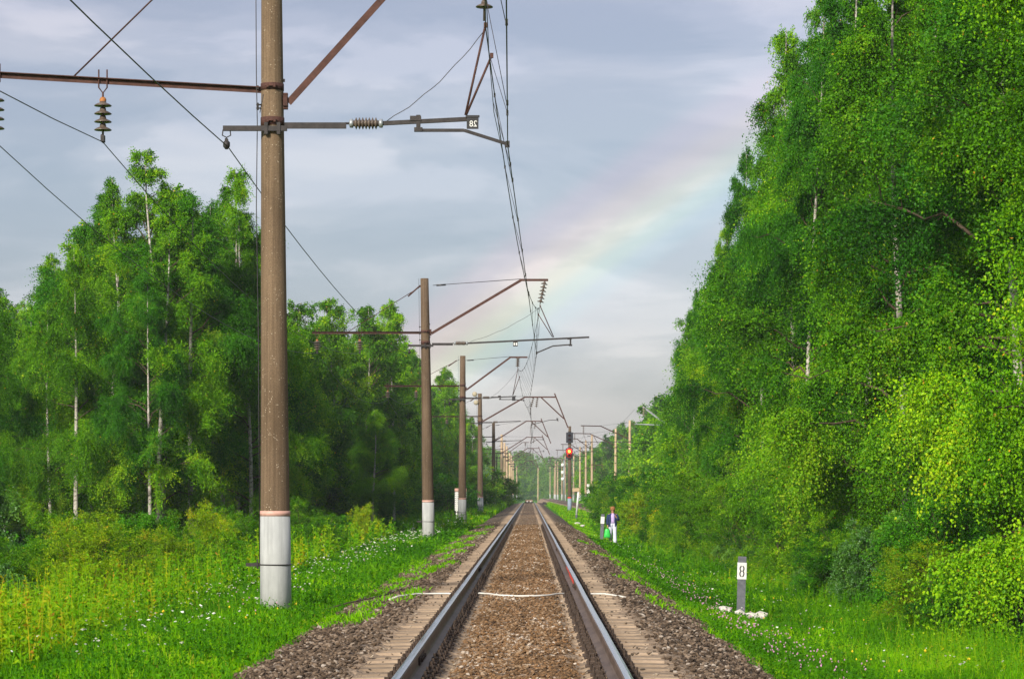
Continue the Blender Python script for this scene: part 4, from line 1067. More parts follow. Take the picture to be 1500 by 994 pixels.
for s_ in range(3):
    tree_proto('shrub_mid', ('leaf_shrub', 'leaf_deep', 'leaf_yellow')[s_], 'bark', seed=450 + s_, H=4, Rc=1.6, hb=.05, nbr=44, nsub=4, nstr=1900, K=7, leaf=.12, wr=.65,
               droop=.25, up=(.5, 1.2), shape=shape_shrub, ntr=5, tr=.10, strand=.45, hang=.15, sub=.5)
for s_ in range(2):
    tree_proto('young', ('leaf_shrub', 'leaf_birch')[s_], 'bark', seed=380 + s_, H=9, Rc=2.4, hb=.05, nbr=50, nsub=5, nstr=3000, K=6, leaf=.19, ntr=2)
cnt = {}
def put(key, x, d, H, name, label, cat, group, vi=None, rz=None, zoff=0, wide=1.0):
    L_ = LEAFSETS[key]; k = cnt.get(key, 0); cnt[key] = k + 1
    tm_, cm, H0 = L_[(k if vi is None else vi) % len(L_)]
    e = bpy.data.objects.new(name, None); COL.objects.link(e); e.empty_display_size = .3
    s = H / H0; e.location = (x, d, gz1(x, d) + zoff); e.rotation_euler = (0, 0, random.uniform(0, 2 * PI) if rz is None else rz); e.scale = (s * wide, s * wide, s)
    tag(e, label, cat, group)
    for nm, me in (('trunk', tm_), ('crown', cm)):
        o = bpy.data.objects.new(nm, me); COL.objects.link(o); o.parent = e
    return e
SILR = ([870, 905, 925, 936, 945, 955, 965, 985, 1000, 1020, 1045, 1060, 1085, 1092, 1110, 1130, 1165, 1175, 1250, 1500], [712, 700, 690, 655, 602, 590, 545, 500, 440, 400, 330, 250, 235, 150, 100, 45, 30, 0, -200, -500])
SILL = ([-300, 0, 15, 35, 60, 100, 130, 180, 235, 270, 300, 325, 360, 385, 425, 450, 490, 530, 575, 600, 612, 640, 660, 672, 690, 705], [330, 400, 450, 470, 390, 320, 290, 262, 228, 262, 315, 255, 305, 345, 440, 452, 442, 452, 448, 495, 555, 545, 548, 600, 620, 650])
def zmax(sil, px, d): return CAMZ + (722 - np.interp(px, *sil)) * d / FPX
def pxof(x, d): return 776 + FPX * (x - CAMX) / d
rt = random.Random(5)
# ---- right wall of birches
GRB, GLB = 'birches forming the wall on the right', 'birches of the wood on the left'
d = 41.0; row0 = 0
while d < 178:
    for row in range(4):
        x = (9.3, 12.4, 15.6, 19.5)[row] + rt.uniform(-1.1, 1.0) + (0.3 if d > 120 else 0)
        dd = d + rt.uniform(-1.2, 1.2)
        px = pxof(x, dd)
        if px > 1500 + 3800 * 4.0 / dd: continue
        hm = min(zmax(SILR, px - 1.9 * FPX / dd, dd), zmax(SILR, px, dd)) - gz1(x, dd)
        H = min(hm, (17.5, 18, 19, 20)[row] * rt.uniform(.9, 1.06))
        if H < 4: continue
        key = 'birch_near' if dd < 112 else 'birch_mid'
        if row == 0:
            zone = ('closest to the camera' if dd < 60 else 'behind the nearest marker post' if dd < 90 else 'where the wall drops steeply' if dd < 125 else 'low at the far end of the wall')
            lab = f'leafy birch in the right front row, {zone}'; g = GRB + ', front row ' + zone
        else: lab, g = 'birch behind the front row of the right wood, partly hidden', GRB + ', back rows'
        put(key, x, dd, H, 'birch_tree', lab, 'birch', g)
    d += 4.9 + .012 * d
for px, y, dd, vi, w_, lab in ((1168, 42, 84, 2, .8, 'tall drooping birch whose left side marks the upper edge of the right wall'), (1232, -110, 76, 0, .8, 'very tall birch on the right, its top above the picture'),
                               (1106, 222, 97, 4, .62, 'slender birch with a ragged top below the tall drooping one on the right'), (1058, 318, 109, 1, .55, 'smaller ragged birch halfway down the right outline'), (1013, 425, 124, 3, .5, 'low birch near the bottom of the right outline'), (1182, -20, 70, 4, .6, 'narrow birch at the top of the right outline')):
    x = CAMX + (px - 776) * dd / FPX; z = CAMZ + (722 - y) * dd / FPX
    put('birch_near', x, dd, z - gz1(x, dd), 'birch_tree', lab, 'birch', GRB, vi, wide=w_)
# ---- key trees on the left
def key_left(px, y, d, vi, label, key='birch_mid', wide=1.0, g=None):
    x = CAMX + (px - 776) * d / FPX; z = CAMZ + (722 - y) * d / FPX
    return put(key, x, d, z - gz1(x, d), 'birch_tree', label, 'birch', g or GLB, vi, wide=wide)
key_left(237, 222, 100, 1, 'tallest birch left of the nearest pole, its pointed top the highest of the left wood', 'birch_near', 1.1)
key_left(325, 248, 100, 2, 'slender birch with a narrow pointed top just left of the nearest pole', 'birch_near', .9)
key_left(182, 262, 104, 0, 'birch with a feathery top left of the tallest one', 'birch_near', .9)
key_left(130, 288, 106, 3, 'broad birch left of the feathery-topped one, where the left outline starts to fall', 'birch_near', 1.1)
key_left(82, 372, 110, 0, 'rounded bright birch on the falling left outline', 'birch_near', 1.05)
key_left(280, 290, 96, 4, 'birch filling the dip between the two highest tops on the left', 'birch_near', 1.1)
key_left(368, 318, 99, 1, 'birch partly hidden behind the nearest pole', 'birch_near', .85)
key_left(40, 470, 116, 3, 'low birch by the left edge of the picture', 'birch_near', 1.0)
key_left(-12, 400, 92, 2, 'birch at the very left edge with only its right side in view', 'birch_near', .9)
key_left(220, 400, 93, 4, 'birch with a bent white trunk in front of the left wood', 'birch_near', .9)
key_left(452, 448, 152, 2, 'first birch of the group right of the nearest pole', wide=1.05)
key_left(492, 440, 158, 0, 'highest birch of the group between the nearest and second poles', wide=1.0)
key_left(532, 452, 165, 3, 'middle birch of the group between the nearest and second poles', wide=1.0)
key_left(577, 446, 172, 1, 'birch with a narrow dark top just left of the second pole', wide=.85)
key_left(545, 600, 148, 2, 'rounded bright deciduous tree in front of the group between the first two poles', 'birch_near', 1.5)
key_left(648, 542, 255, 1, 'pale green birch between the second and third poles', 'birch_mid', .95)
key_left(662, 560, 275, 0, 'birch just left of the third pole', 'birch_mid', .95)
key_left(690, 612, 330, 3, 'birch showing between the third and fourth poles', 'birch_mid', .9)
for k in range(16):
    dd = rt.uniform(150, 240); x = float(np.interp(dd, [150, 175, 210, 240], [-11.6, -11.0, -9.4, -9.0])) - rt.uniform(0, 2.5)
    put('young', x, dd, rt.uniform(4.2, 6.8), 'young_birch', 'bright bushy young birch at the front edge of the wood between the first two poles', 'birch', 'young birches between the first two poles', wide=1.35)
for k in range(6):
    dd = rt.uniform(92, 125); x = -rt.uniform(13, 24)
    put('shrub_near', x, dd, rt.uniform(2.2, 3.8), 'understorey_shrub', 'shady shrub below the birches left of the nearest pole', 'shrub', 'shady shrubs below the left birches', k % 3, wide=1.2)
# ---- wood on the left, rows behind
d = 94.0
while d < 420:
    xf_ = float(np.interp(d, [90, 130, 150, 175, 210, 300, 420], [-12.5, -12.3, -13, -13, -10, -9.5, -9.5]))
    for row in range(4):
        x = xf_ - (.3, 3.4, 7, 11.5)[row] + rt.uniform(-.8, .8); dd = d + rt.uniform(-1.5, 1.5); px = pxof(x, dd)
        if px < -120 or px > 702: continue
        H = min(zmax(SILL, px, dd) - gz1(x, dd), 17) * rt.uniform(.80, .97)
        if H < 3: continue
        key = 'birch_near' if dd < 108 else 'birch_mid' if dd < 250 else 'birch_far'
        if rt.random() < .07 and dd > 120: key = 'spruce'
        zone = 'left of the nearest pole' if px < 400 else 'between the nearest and second poles' if px < 620 else 'beyond the second pole'
        spruce = key == 'spruce'
        put(key, x, dd, H, 'spruce_tree' if spruce else 'birch_tree', ('dark spruce among the birches of the left wood, ' if spruce else 'birch in the depth of the left wood, ') + zone, 'spruce' if spruce else 'birch',
            ('spruces' if spruce else 'birches') + ' in the left wood ' + zone)
    d += 5.5 + .02 * d
# extra far rows left so no sky shows low
for k in range(26):
    dd = rt.uniform(120, 175); x = -rt.uniform(24, 36); px = pxof(x, dd)
    if px < -100: continue
    H = min(zmax(SILL, px, dd) - gz1(x, dd), 16) * .93
    put('birch_mid', x, dd, H, 'birch_tree', 'birch in the depth of the left wood, left of the nearest pole', 'birch', 'birches in the left wood left of the nearest pole')
# ---- right distance: pale wood at 330..640 m
for k in range(46):
    px = rt.uniform(866, 985); dd = rt.uniform(420, 620); x = CAMX + (px - 776) * dd / FPX
    sil = ([860, 875, 900, 930, 950, 990], [668, 640, 632, 612, 600, 590])
    H = (CAMZ + (722 - np.interp(px, *sil)) * dd / FPX - gz1(x, dd)) * rt.uniform(.75, 1.0)
    sp_ = rt.random() < .3 and px < 925
    put('spruce' if sp_ else 'young', x, dd, H, 'spruce_tree' if sp_ else 'birch_tree', 'hazy spruce in the pale wood beyond the sandy poles on the right' if sp_ else 'hazy birch in the pale wood beyond the sandy poles on the right', 'spruce' if sp_ else 'birch', 'hazy trees beyond the right poles, ' + ('spruces' if sp_ else 'birches'), wide=1.15)
for k in range(14):
    dd = rt.uniform(215, 330); px = rt.uniform(938, 975) + 2.6 * FPX / dd; x = CAMX + (px - 776) * dd / FPX
    H = CAMZ + (722 - np.interp(px, [960, 985, 1010], [600, 590, 560])) * dd / FPX - gz1(x, dd)
    put('young', x, dd, H * rt.uniform(.8, 1), 'young_birch', 'bright young birch at the far end of the right wall, by the rightmost sandy poles', 'birch', 'young birches by the rightmost sandy poles', wide=1.3)
# ---- far wood as one mass
def far_wood():
    rg = np.random.default_rng(9); V_, F_, A_ = [], [], []; nb = 0
    protos = [LEAFSETS['birch_far'][0], LEAFSETS['birch_far'][2], LEAFSETS['spruce'][0]]
    base = []
    for tm_, cm, H0 in protos:
        co = np.empty(len(cm.vertices) * 3, dtype=np.float32); cm.vertices.foreach_get('co', co); co = co.reshape(-1, 4, 3)
        at = np.empty(len(cm.polygons), dtype=np.float32); cm.attributes['lv'].data.foreach_get('value', at)
        base.append((co, at))
    for k in range(210):
        px = rg.uniform(640, 1010); dd = rg.uniform(820, 1250); x = CAMX + (px - 776) * dd / FPX
        zt = CAMZ + (722 - np.interp(px, [640, 690, 720, 760, 800, 850, 900, 1000], [640, 638, 658, 660, 668, 664, 640, 640])) * dd / FPX
        H = (zt + 1) * rg.uniform(.78, 1.0); ki = rg.choice(3, p=[.35, .3, .35]); co, at = base[ki]
        sel = rg.choice(len(co), 2600); a = rg.uniform(0, 6.28); s = H / 15
        q = co[sel]; ctr = q.mean(1, keepdims=True); q = ctr + (q - ctr) * 1.9
        xx_ = (q[..., 0] * math.cos(a) - q[..., 1] * math.sin(a)) * s * 1.5 + x; yy_ = (q[..., 0] * math.sin(a) + q[..., 1] * math.cos(a)) * s * 1.5 + dd
        V_.append(np.stack([xx_, yy_, q[..., 2] * s + gz1(x, dd)], -1).reshape(-1, 3)); F_.append(np.arange(2600)[:, None] * 4 + np.arange(4) + nb); nb += 2600 * 4
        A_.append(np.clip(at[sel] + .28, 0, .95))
    # low pale scrub in front of it
    for k in range(90):
        px = rg.uniform(680, 960); dd = rg.uniform(560, 800); x = CAMX + (px - 776) * dd / FPX; co, at = base[0]
        if -5 < x < 12: continue
        sel = rg.choice(len(co), 1200); s = rg.uniform(.18, .42); q = co[sel]; ctr = q.mean(1, keepdims=True); q = ctr + (q - ctr) * 3
        V_.append(np.stack([q[..., 0] * s * 2.6 + x, q[..., 1] * s * 2.6 + dd, q[..., 2] * s + gz1(x, dd)], -1).reshape(-1, 3)); F_.append(np.arange(1200)[:, None] * 4 + np.arange(4) + nb); nb += 4800
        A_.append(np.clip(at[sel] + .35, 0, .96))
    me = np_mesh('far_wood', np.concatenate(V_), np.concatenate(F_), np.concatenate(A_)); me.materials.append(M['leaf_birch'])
    tag(link('far_wood', me), 'hazy mixed wood closing the view far beyond the end of the track', 'wood', kind='stuff')
far_wood()
# ---- shrubs on the right
d = 44.0; k = 0
while d < 185:
    for row in range(2):
        x = float(np.interp(d, [40, 52, 75, 95, 137, 185], [7.6, 7.4, 6.7, 6.2, 5.8, 5.7])) + row * 1.5 + rt.uniform(-.45, .45)
        dd = d + rt.uniform(-1, 1); H = (rt.uniform(1.7, 3.0) if row == 0 else rt.uniform(2.8, 4.8)) * (1 if d < 120 else 1.1)
        H = min(H, zmax(SILR, pxof(x - .3 - .42 * H, dd), dd) - gz1(x, dd))
        key = 'shrub_near' if dd < 110 else 'shrub_mid'; n_v = len(LEAFSETS[key]); vi = (k * 2 + row) % n_v; k += 1
        if row == 1 and vi == n_v - 1: vi = 0
        if dd < 62: vi = (1, 2, 0, 1, 3)[(k * 3 + row) % 5]; H *= rt.uniform(.6, .95)
        kind = {0: 'light green', 1: 'dark green', 2: 'blue-green', 3: 'yellowish'}[vi] if key == 'shrub_near' else ('light green', 'dark green', 'yellowish')[vi]
        zone = 'near the right edge of the picture' if dd < 58 else 'behind the nearest marker post' if dd < 90 else 'right of the walking person' if dd < 130 else 'beyond the walking person'
        put(key, x, dd, H, 'roadside_shrub', f'{kind} leafy shrub under the right birches, {zone}', 'shrub', f'{kind} shrubs {zone}', vi)
    d += 2.7 + .01 * d
for px, y, dd, vi, w_, lab in ((885, 706, 208, 1, 1.5, 'dark rounded bush in front of the sandy poles'), (915, 700, 204, 1, 1.4, 'dark bush joining the rounded one, above the walking person'), (945, 690, 190, 1, 1.3, 'dark bush where the right wall begins, behind the walking person'),
                               (892, 742, 160, 0, 1.2, 'low light green bush just behind the small marker post'), (940, 735, 150, 0, 1.3, 'low light green bush right behind the walking person')):
    x = CAMX + (px - 776) * dd / FPX; z = CAMZ + (722 - y) * dd / FPX
    put('shrub_mid', x, dd, z - gz1(x, dd), 'bush', lab, 'bush', 'bushes near the walking person', vi, wide=w_)
# ---- shrubs on the left
for px, y, dd, key, vi, w_, lab in (
    (440, 738, 84, 'shrub_near', 0, 1.1, 'bright bush just right of the nearest pole'), (468, 768, 80, 'shrub_near', 1, 1.2, 'dark low bush right of the nearest pole foot'),
    (535, 742, 92, 'shrub_near', 3, 1.1, 'yellowish bush midway between the first two poles'), (505, 775, 86, 'shrub_near', 0, 1.2, 'low bright bush left of the yellowish one'),
    (575, 760, 110, 'shrub_mid', 1, 1.3, 'dark bush left of the second pole'), (300, 745, 60, 'shrub_near', 3, .9, 'tall yellow-green willow clump in the weeds left of the nearest pole'),
    (252, 772, 58, 'shrub_near', 0, .9, 'light green clump in the weeds in front of the birch trunks'), (350, 752, 72, 'shrub_near', 0, .9, 'light green clump touching the nearest pole on its left'),
    (700, 690, 235, 'shrub_mid', 0, 1.5, 'bright bush between the third and fourth poles'), (690, 725, 205, 'shrub_mid', 1, 1.3, 'dark low bush behind the third and fourth poles'),
    (742, 700, 290, 'shrub_mid', 0, 1.4, 'bright bush by the fifth pole'), (728, 700, 300, 'shrub_mid', 0, 1.5, 'bright bush left of the sixth pole'), (655, 700, 190, 'shrub_mid', 1, 1.6, 'dark bush between the second and third poles'),
    (20, 800, 62, 'shrub_near', 2, .9, 'blue-green sapling at the left edge of the weeds'), (200, 800, 66, 'shrub_near', 1, 1.0, 'dark low bush under the bent birch trunk')):
    x = CAMX + (px - 776) * dd / FPX; z = CAMZ + (722 - y) * dd / FPX
    put(key, x, dd, z - gz1(x, dd), 'bush', lab, 'bush', 'bushes along the left verge', vi, wide=w_)

for k in range(30):
    dd = rt.uniform(38, 96); x = -rt.uniform(5.9, 7.6 + dd * .06); vi = (0, 3, 0, 1, 3, 2)[k % 6]; kind = ('light green', 'dark green', 'blue-green', 'yellowish')[vi]
    put('shrub_near', x, dd, rt.uniform(.9, 1.9), 'meadow_shrub', f'small {kind} shrub among the tall weeds left of the nearest pole', 'shrub', f'small {kind} shrubs in the weeds', vi, wide=1.2)
for k in range(26):
    dd = rt.uniform(40, 110); x = float(np.interp(dd, [40, 60, 95, 137], [7.2, 6.9, 6.0, 5.5])) + rt.uniform(-.4, .5); vi = k % 4; kind = ('light green', 'dark green', 'blue-green', 'yellowish')[vi]
    put('shrub_near', x, dd, rt.uniform(.7, 1.5), 'low_shrub', f'knee-high {kind} shrub at the grass edge on the right', 'shrub', f'knee-high {kind} shrubs on the right', vi, wide=1.3)

# ------------------------------------------------------------------ grass and herbs
def blades(xy, h, w, rng, zf=gz, bend=.45):
    n = len(h); a = rng.uniform(0, 2 * PI, n); dx, dy = np.cos(a), np.sin(a); la = rng.uniform(0, 2 * PI, n); lb = rng.uniform(min(.05, bend), bend, n) * h
    z = zf(xy[:, 0], xy[:, 1]) - .02; b = np.stack([xy[:, 0], xy[:, 1], z], 1); sd_ = np.stack([dx * w / 2, dy * w / 2, 0 * w], 1)
    ld = np.stack([np.cos(la) * lb, np.sin(la) * lb, 0 * h], 1); up = np.stack([0 * h, 0 * h, h], 1)
    v = np.stack([b - sd_, b + sd_, b + up * .6 + ld * .35 + sd_ * .8, b + up * .6 + ld * .35 - sd_ * .8, b + up + ld], 1).reshape(-1, 3)
    i = np.arange(n)[:, None] * 5
    return v, [i + np.array([[0, 1, 2, 3]]), i + np.array([[3, 2, 4]])]
def patch(x, y): return .5 + .25 * np.sin(x * 1.7 + np.sin(y * .8) * 2) + .25 * np.sin(y * .45 + x * .6 + 1.3)
def grass(name, label, n, xlo, xhi, d0, d1, hfun, seed, wmul=1.0, gap=None):
    rg = np.random.default_rng(seed); d = inv_depth(n, d0, d1, rg); u = rg.random(n); lo = np.interp(d, *xlo) if isinstance(xlo, tuple) else xlo; hi = np.interp(d, *xhi) if isinstance(xhi, tuple) else xhi
    x = lo + (hi - lo) * u
    if gap is not None: k = gap(x, d, rg); x, d = x[k], d[k]
    n = len(d); h = hfun(x, d) * rg.uniform(.5, 1.25, n); w = .010 * wmul * np.clip(d / 36, .8, 5) * rg.uniform(.6, 1.3, n)
    v, f = blades(np.stack([x, d], 1), h, w, rg)
    lv = np.clip(.75 * patch(x * 1.6, d * .8) - .06 + rg.normal(0, .2, n), 0, .95); lv[rg.random(n) < .02 + .10 * (patch(x * 2.3 + 4, d * 1.3) > .78)] = 1
    me = np_mesh(name, v, f, np.concatenate([lv, lv])); me.materials.append(M['grass'])
    return tag(link(name, me), label, 'grass', kind='stuff')
def edge_l(x, d, rg): return x < -2.30 - .28 * np.sin(d * .7) * np.sin(d * .23) + rg.normal(0, .16, len(x)) - .1
def edge_r(x, d, rg): return x > 2.55 + .22 * np.sin(d * .6 + 1) * np.sin(d * .27) + rg.normal(0, .13, len(x))
grass('left_grass', 'bright green grass on the verge left of the track', 330000, -7.8, -1.9, 22, 150, lambda x, d: .13 + .10 * np.clip((-x - 3.2) / 2.5, 0, 1.6) + .03 * patch(x * 2, d), 1, gap=edge_l)
grass('right_grass', 'bright green grass on the slope right of the track', 300000, 2.15, (([27, 60, 150]), ([7.2, 8.2, 8.0])), 22, 170, lambda x, d: .13 + .08 * np.clip((x - 4) / 2, 0, 1.5), 2, gap=edge_r)
grass('far_left_grass', 'grass along the far left verge under the line of poles', 70000, -12, -2.5, 150, 420, lambda x, d: .30 + .004 * (d - 150), 3)
grass('far_right_grass', 'grass along the far right verge past the signal', 60000, 2.6, 11, 165, 420, lambda x, d: .22 + .001 * (d - 150), 4, gap=lambda x, d, rg: np.abs(x - np.interp(d, sy, sx_)) > 2.0)
grass('left_meadow_grass', 'taller grass on the low ground in front of the left wood', 130000, (([27, 60, 100, 150]), ([-9.5, -15.0, -22, -24])), -6.5, 25, 150, lambda x, d: .32 + .12 * patch(x, d), 5, 1.2)

def herbs(name, label, n, xf, d0, d1, hlo, hhi, K, lf_, seed, mat='weed', vlo=0, cat='weeds', keep=None, wr=.34):
    rg = np.random.default_rng(seed); d = inv_depth(n, d0, d1, rg); x = xf(d, rg)
    # cluster
    x = x + .25 * np.sin(d * 2.1 + x * 3); 
    if keep is not None: k_ = keep(x, d, rg); x, d = x[k_], d[k_]
    n = len(d); h = rg.uniform(hlo, hhi, n) * (.65 + .5 * patch(x * 1.3, d * 1.2)); z = gz(x, d)
    ln = rg.normal(0, .13, (n, 2)); u = np.linspace(.12, 1, K)[None] + rg.normal(0, .02, (n, K))
    P = np.stack([x[:, None] + ln[:, 0:1] * h[:, None] * u ** 1.4, d[:, None] + ln[:, 1:2] * h[:, None] * u ** 1.4, z[:, None] + h[:, None] * u], -1)
    c = P.reshape(-1, 3); m_ = len(c); az = rg.uniform(0, 2 * PI, m_); el = np.repeat(rg.uniform(.1, .8, n), K) + rg.normal(0, .25, m_)
    a = np.stack([np.cos(az) * np.cos(el), np.sin(az) * np.cos(el), np.sin(el)], 1)
    sc = (1.15 - .6 * np.tile(np.linspace(0, 1, K), n)) * np.repeat(np.clip(d / 45, .9, 3), K)
    lv, lf = leaf_quads(c, a, lf_ * sc * rg.uniform(.6, 1.2, m_), wr, rg)
    sp = np.stack([np.stack([x, d, z - .02], 1), P[:, K // 2], P[:, -1]], 1); sv, sf = tubes_np(sp, np.full((n, 3), .004) * np.array([[1.2, 1, .5]]) * np.clip(d / 40, 1, 3)[:, None], 3)
    base = np.clip(vlo + .45 * patch(x * .8 + 3, d * .5) + rg.normal(0, .14, n), 0, .97)
    val = np.clip(np.repeat(base, K) + rg.normal(0, .1, m_), 0, 1)
    me = np_mesh(name, np.concatenate([lv, sv]), [lf, sf + len(lv)], np.concatenate([val, np.repeat(np.clip(base + .05, 0, .9), len(sf) // n)])); me.materials.append(M[mat])
    tag(link(name, me), label, cat, kind='stuff'); return x, d, h
herbs('tall_weeds', 'tall yellow-green weeds and willowherb left of the nearest pole', 8000, lambda d, rg: -5.0 - rg.uniform(0, 1, len(d)) ** .8 * np.interp(d, [26, 60, 100], [3.0, 8, 11]), 25, 100, .40, 1.15, 20, .105, 21, vlo=.30, wr=.45)
herbs('low_herbs', 'low leafy herbs mixed into the left verge grass', 11000, lambda d, rg: -rg.uniform(2.6, 6.5, len(d)), 22, 120, .10, .32, 8, .075, 22, vlo=-.12, wr=.6, cat='herbs')
herbs('right_weeds', 'mixed leafy weeds along the foot of the right-hand shrubs', 5200, lambda d, rg: np.interp(d, [28, 50, 95, 150], [5.9, 6.5, 5.6, 5.3]) + rg.normal(.6, .7, len(d)), 33, 170, .25, .65, 13, .075, 23, vlo=.05)
herbs('right_herbs', 'low clover and herbs on the right-hand grass slope', 12000, lambda d, rg: rg.uniform(2.7, 6.0, len(d)), 22, 110, .08, .26, 7, .07, 24, vlo=-.1, wr=.6, cat='herbs')
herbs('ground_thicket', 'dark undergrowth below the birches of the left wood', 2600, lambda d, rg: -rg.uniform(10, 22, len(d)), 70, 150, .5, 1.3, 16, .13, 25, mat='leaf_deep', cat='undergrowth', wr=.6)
herbs('far_weeds', 'weeds along the far left verge beneath the poles', 2600, lambda d, rg: -rg.uniform(3.4, 9.5, len(d)), 100, 330, .3, .8, 9, .09, 26, vlo=.1)
# small green tufts in the gravel
rg = np.random.default_rng(31); cc = [(-rg.uniform(1.55, 2.6), 30 * (4.0) ** rg.random()) for _ in range(70)] + [(rg.uniform(1.7, 2.8), 34 * 2.4 ** rg.random()) for _ in range(26)]
xs_, ds_, hs_ = [], [], []
for x, d in cc:
    k = rg.integers(50, 170); xs_.append(x + rg.normal(0, .09, k)); ds_.append(d + rg.normal(0, .45, k)); hs_.append(rg.uniform(.04, .13, k))
x, d, h = np.concatenate(xs_), np.concatenate(ds_), np.concatenate(hs_)
v, f = blades(np.stack([x, d], 1), h, .022 * np.clip(d / 40, .8, 2), rg, zf=bed_z, bend=1.4)
me = np_mesh('gravel_tufts', v, f, np.tile(np.clip(rg.normal(.4, .2, len(d)), 0, .95), 2)); me.materials.append(M['grass'])
tag(link('gravel_tufts', me), 'small green tufts growing out of the gravel shoulders', 'weeds', kind='stuff')

# ------------------------------------------------------------------ flowers
def umbels(name, label, x, d, h, r, mat, seed, cat='flowers', flat=True):
    rg = np.random.default_rng(seed); n = len(x); z = gz(x, d); k = 8
    a = (2 * PI * np.arange(k) / k)[None] + rg.uniform(0, 6, n)[:, None]; rr_ = r[:, None] * rg.uniform(.4, 1.15, (n, k))
    tx, ty = rg.normal(0, .25, n)[:, None], rg.normal(-.15, .3, n)[:, None]
    X = rr_ * np.cos(a); Y = rr_ * np.sin(a); Z = X * tx + Y * ty
    ctr = np.stack([x, d, z + h], 1)
    rim = np.stack([X + x[:, None], Y + d[:, None], Z + (z + h)[:, None]], -1)
    V_ = np.concatenate([(ctr + np.array([0, 0, 1]) * r[:, None] * (.28 if flat else 1.0))[:, None], rim, (ctr - np.array([0, 0, 1]) * r[:, None] * (.6 if flat else .9))[:, None]], 1).reshape(-1, 3)
    i = np.arange(n)[:, None, None] * (k + 2); q = np.arange(k)
    F = np.concatenate([np.stack([0 * q, 1 + q, 1 + (q + 1) % k], 1), np.stack([0 * q + k + 1, 1 + (q + 1) % k, 1 + q], 1)])[None] + i
    me = np_mesh(name, V_, F.reshape(-1, 3)); me.materials.append(M[mat]); tag(link(name, me), label, cat, kind='stuff')
def stems(name, label, x, d, h, seed):
    rg = np.random.default_rng(seed); v, f = blades(np.stack([x, d], 1), h + .02, .006 * np.clip(d / 40, .8, 3), rg, bend=.001)
    me = np_mesh(name, v, f, np.full(2 * len(x), .4)); me.materials.append(M['grass']); tag(link(name, me), label, 'stems', kind='stuff')
rg = np.random.default_rng(77)
d = inv_depth(760, 25, 175, rg); x = -np.abs(rg.normal(0, 1, 760)) * 1.9 - 3.1 - rg.uniform(0, .6, 760)
cl = [(-4.3, 88, .45), (-3.9, 100, .5), (-4.6, 78, .6), (-6.5, 44, .5), (-7.4, 41, .5), (-4.4, 64, .5), (-5.0, 120, .6), (-4.6, 135, .5), (-3.7, 92, .35)]
for cx_, cd, s_ in cl:
    k = 22; x = np.concatenate([x, cx_ + rg.normal(0, s_, k)]); d = np.concatenate([d, cd + rg.normal(0, s_ * 8, k)])
ok = (x < -2.9) & (d > 24); x, d = x[ok], d[ok]; h = rg.uniform(.22, .42, len(x)) + np.clip(-x - 5, 0, 2) * .15
umbels('white_umbels', 'flat white umbel flowers scattered over the left verge', x, d, h, rg.uniform(.012, .034, len(x)) * np.clip(d / 60, .85, 1.5), 'petal', 1); stems('umbel_stems', 'thin stems of the white umbel flowers', x, d, h, 2)
d = inv_depth(160, 31, 120, rg); x = rg.uniform(3.0, 6.6, 160); h = rg.uniform(.15, .4, 160)
umbels('white_flowers_right', 'sparse small white flowers on the right-hand slope', x, d, h, rg.uniform(.012, .028, 160), 'petal', 3)
d = inv_depth(520, 30, 75, rg); x = 2.95 + np.abs(rg.normal(0, .55, 520)) + .1; h = rg.uniform(.10, .28, 520)
umbels('pink_clover', 'small pink clover heads near the gravel edge on the right', x, d, h, rg.uniform(.009, .017, 520), 'petal_pink', 4, flat=False)
d = inv_depth(60, 30, 90, rg); x = -rg.uniform(3.2, 7, 60); h = rg.uniform(.15, .4, 60)
umbels('pink_flowers_left', 'a few pink flower heads in the left verge', x, d, h, rg.uniform(.009, .016, 60), 'petal_pink', 5, flat=False)
d = inv_depth(60, 30, 90, rg); x = np.where(rg.random(60) < .6, -rg.uniform(3.2, 7.5, 60), rg.uniform(3, 6, 60)); h = rg.uniform(.15, .4, 60)
umbels('yellow_flowers', 'a few yellow flowers scattered in the grass', x, d, h, rg.uniform(.010, .024, 60), 'petal_yellow', 6, flat=False)
# broad-leaved dock at the foot of the nearest pole
def dock(x, d, n, ln, seed, label):
    rg = np.random.default_rng(seed); V_, F_ = [], []
    for k in range(n):
        a = 2 * PI * k / n + rg.normal(0, .3); e = rg.uniform(.5, 1.2); L_ = ln * rg.uniform(.7, 1.2); W_ = L_ * .34; s = np.linspace(0, 1, 6); wd = W_ * .5 * np.sin(PI * np.clip(s * .93 + .06, 0, 1)) ** .7
        cx_ = np.cos(a) * L_ * s * math.cos(e); cy_ = np.sin(a) * L_ * s * math.cos(e); cz = L_ * (s * math.sin(e) - .45 * s ** 2.2)
        px_, py_ = -math.sin(a), math.cos(a); b0 = len(V_) 
        for q in range(6): V_ += [(cx_[q] + px_ * wd[q], cy_[q] + py_ * wd[q], cz[q] + wd[q] * .3), (cx_[q], cy_[q], cz[q]), (cx_[q] - px_ * wd[q], cy_[q] - py_ * wd[q], cz[q] + wd[q] * .3)]
        for q in range(5):
            for w_ in (0, 1): F_.append((b0 + q * 3 + w_, b0 + q * 3 + w_ + 1, b0 + q * 3 + w_ + 4, b0 + q * 3 + w_ + 3))
    me = np_mesh('dock_plant', np.array(V_), np.array(F_), rg.uniform(.2, .6, len(F_))); me.materials.append(M['leaf_shrub'])
    o = link('dock_plant', me); o.location = (x, d, gz1(x, d)); tag(o, label, 'plant', 'broad-leaved plants at the nearest pole')
dock(-3.52, 36.9, 13, .30, 1, 'broad-leaved dock plant in front of the nearest pole foot')
dock(-3.32, 36.8, 9, .22, 2, 'smaller broad-leaved plant at the right of the nearest pole foot')
dock(-3.75, 36.6, 8, .20, 3, 'small broad-leaved plant left of the nearest pole foot')

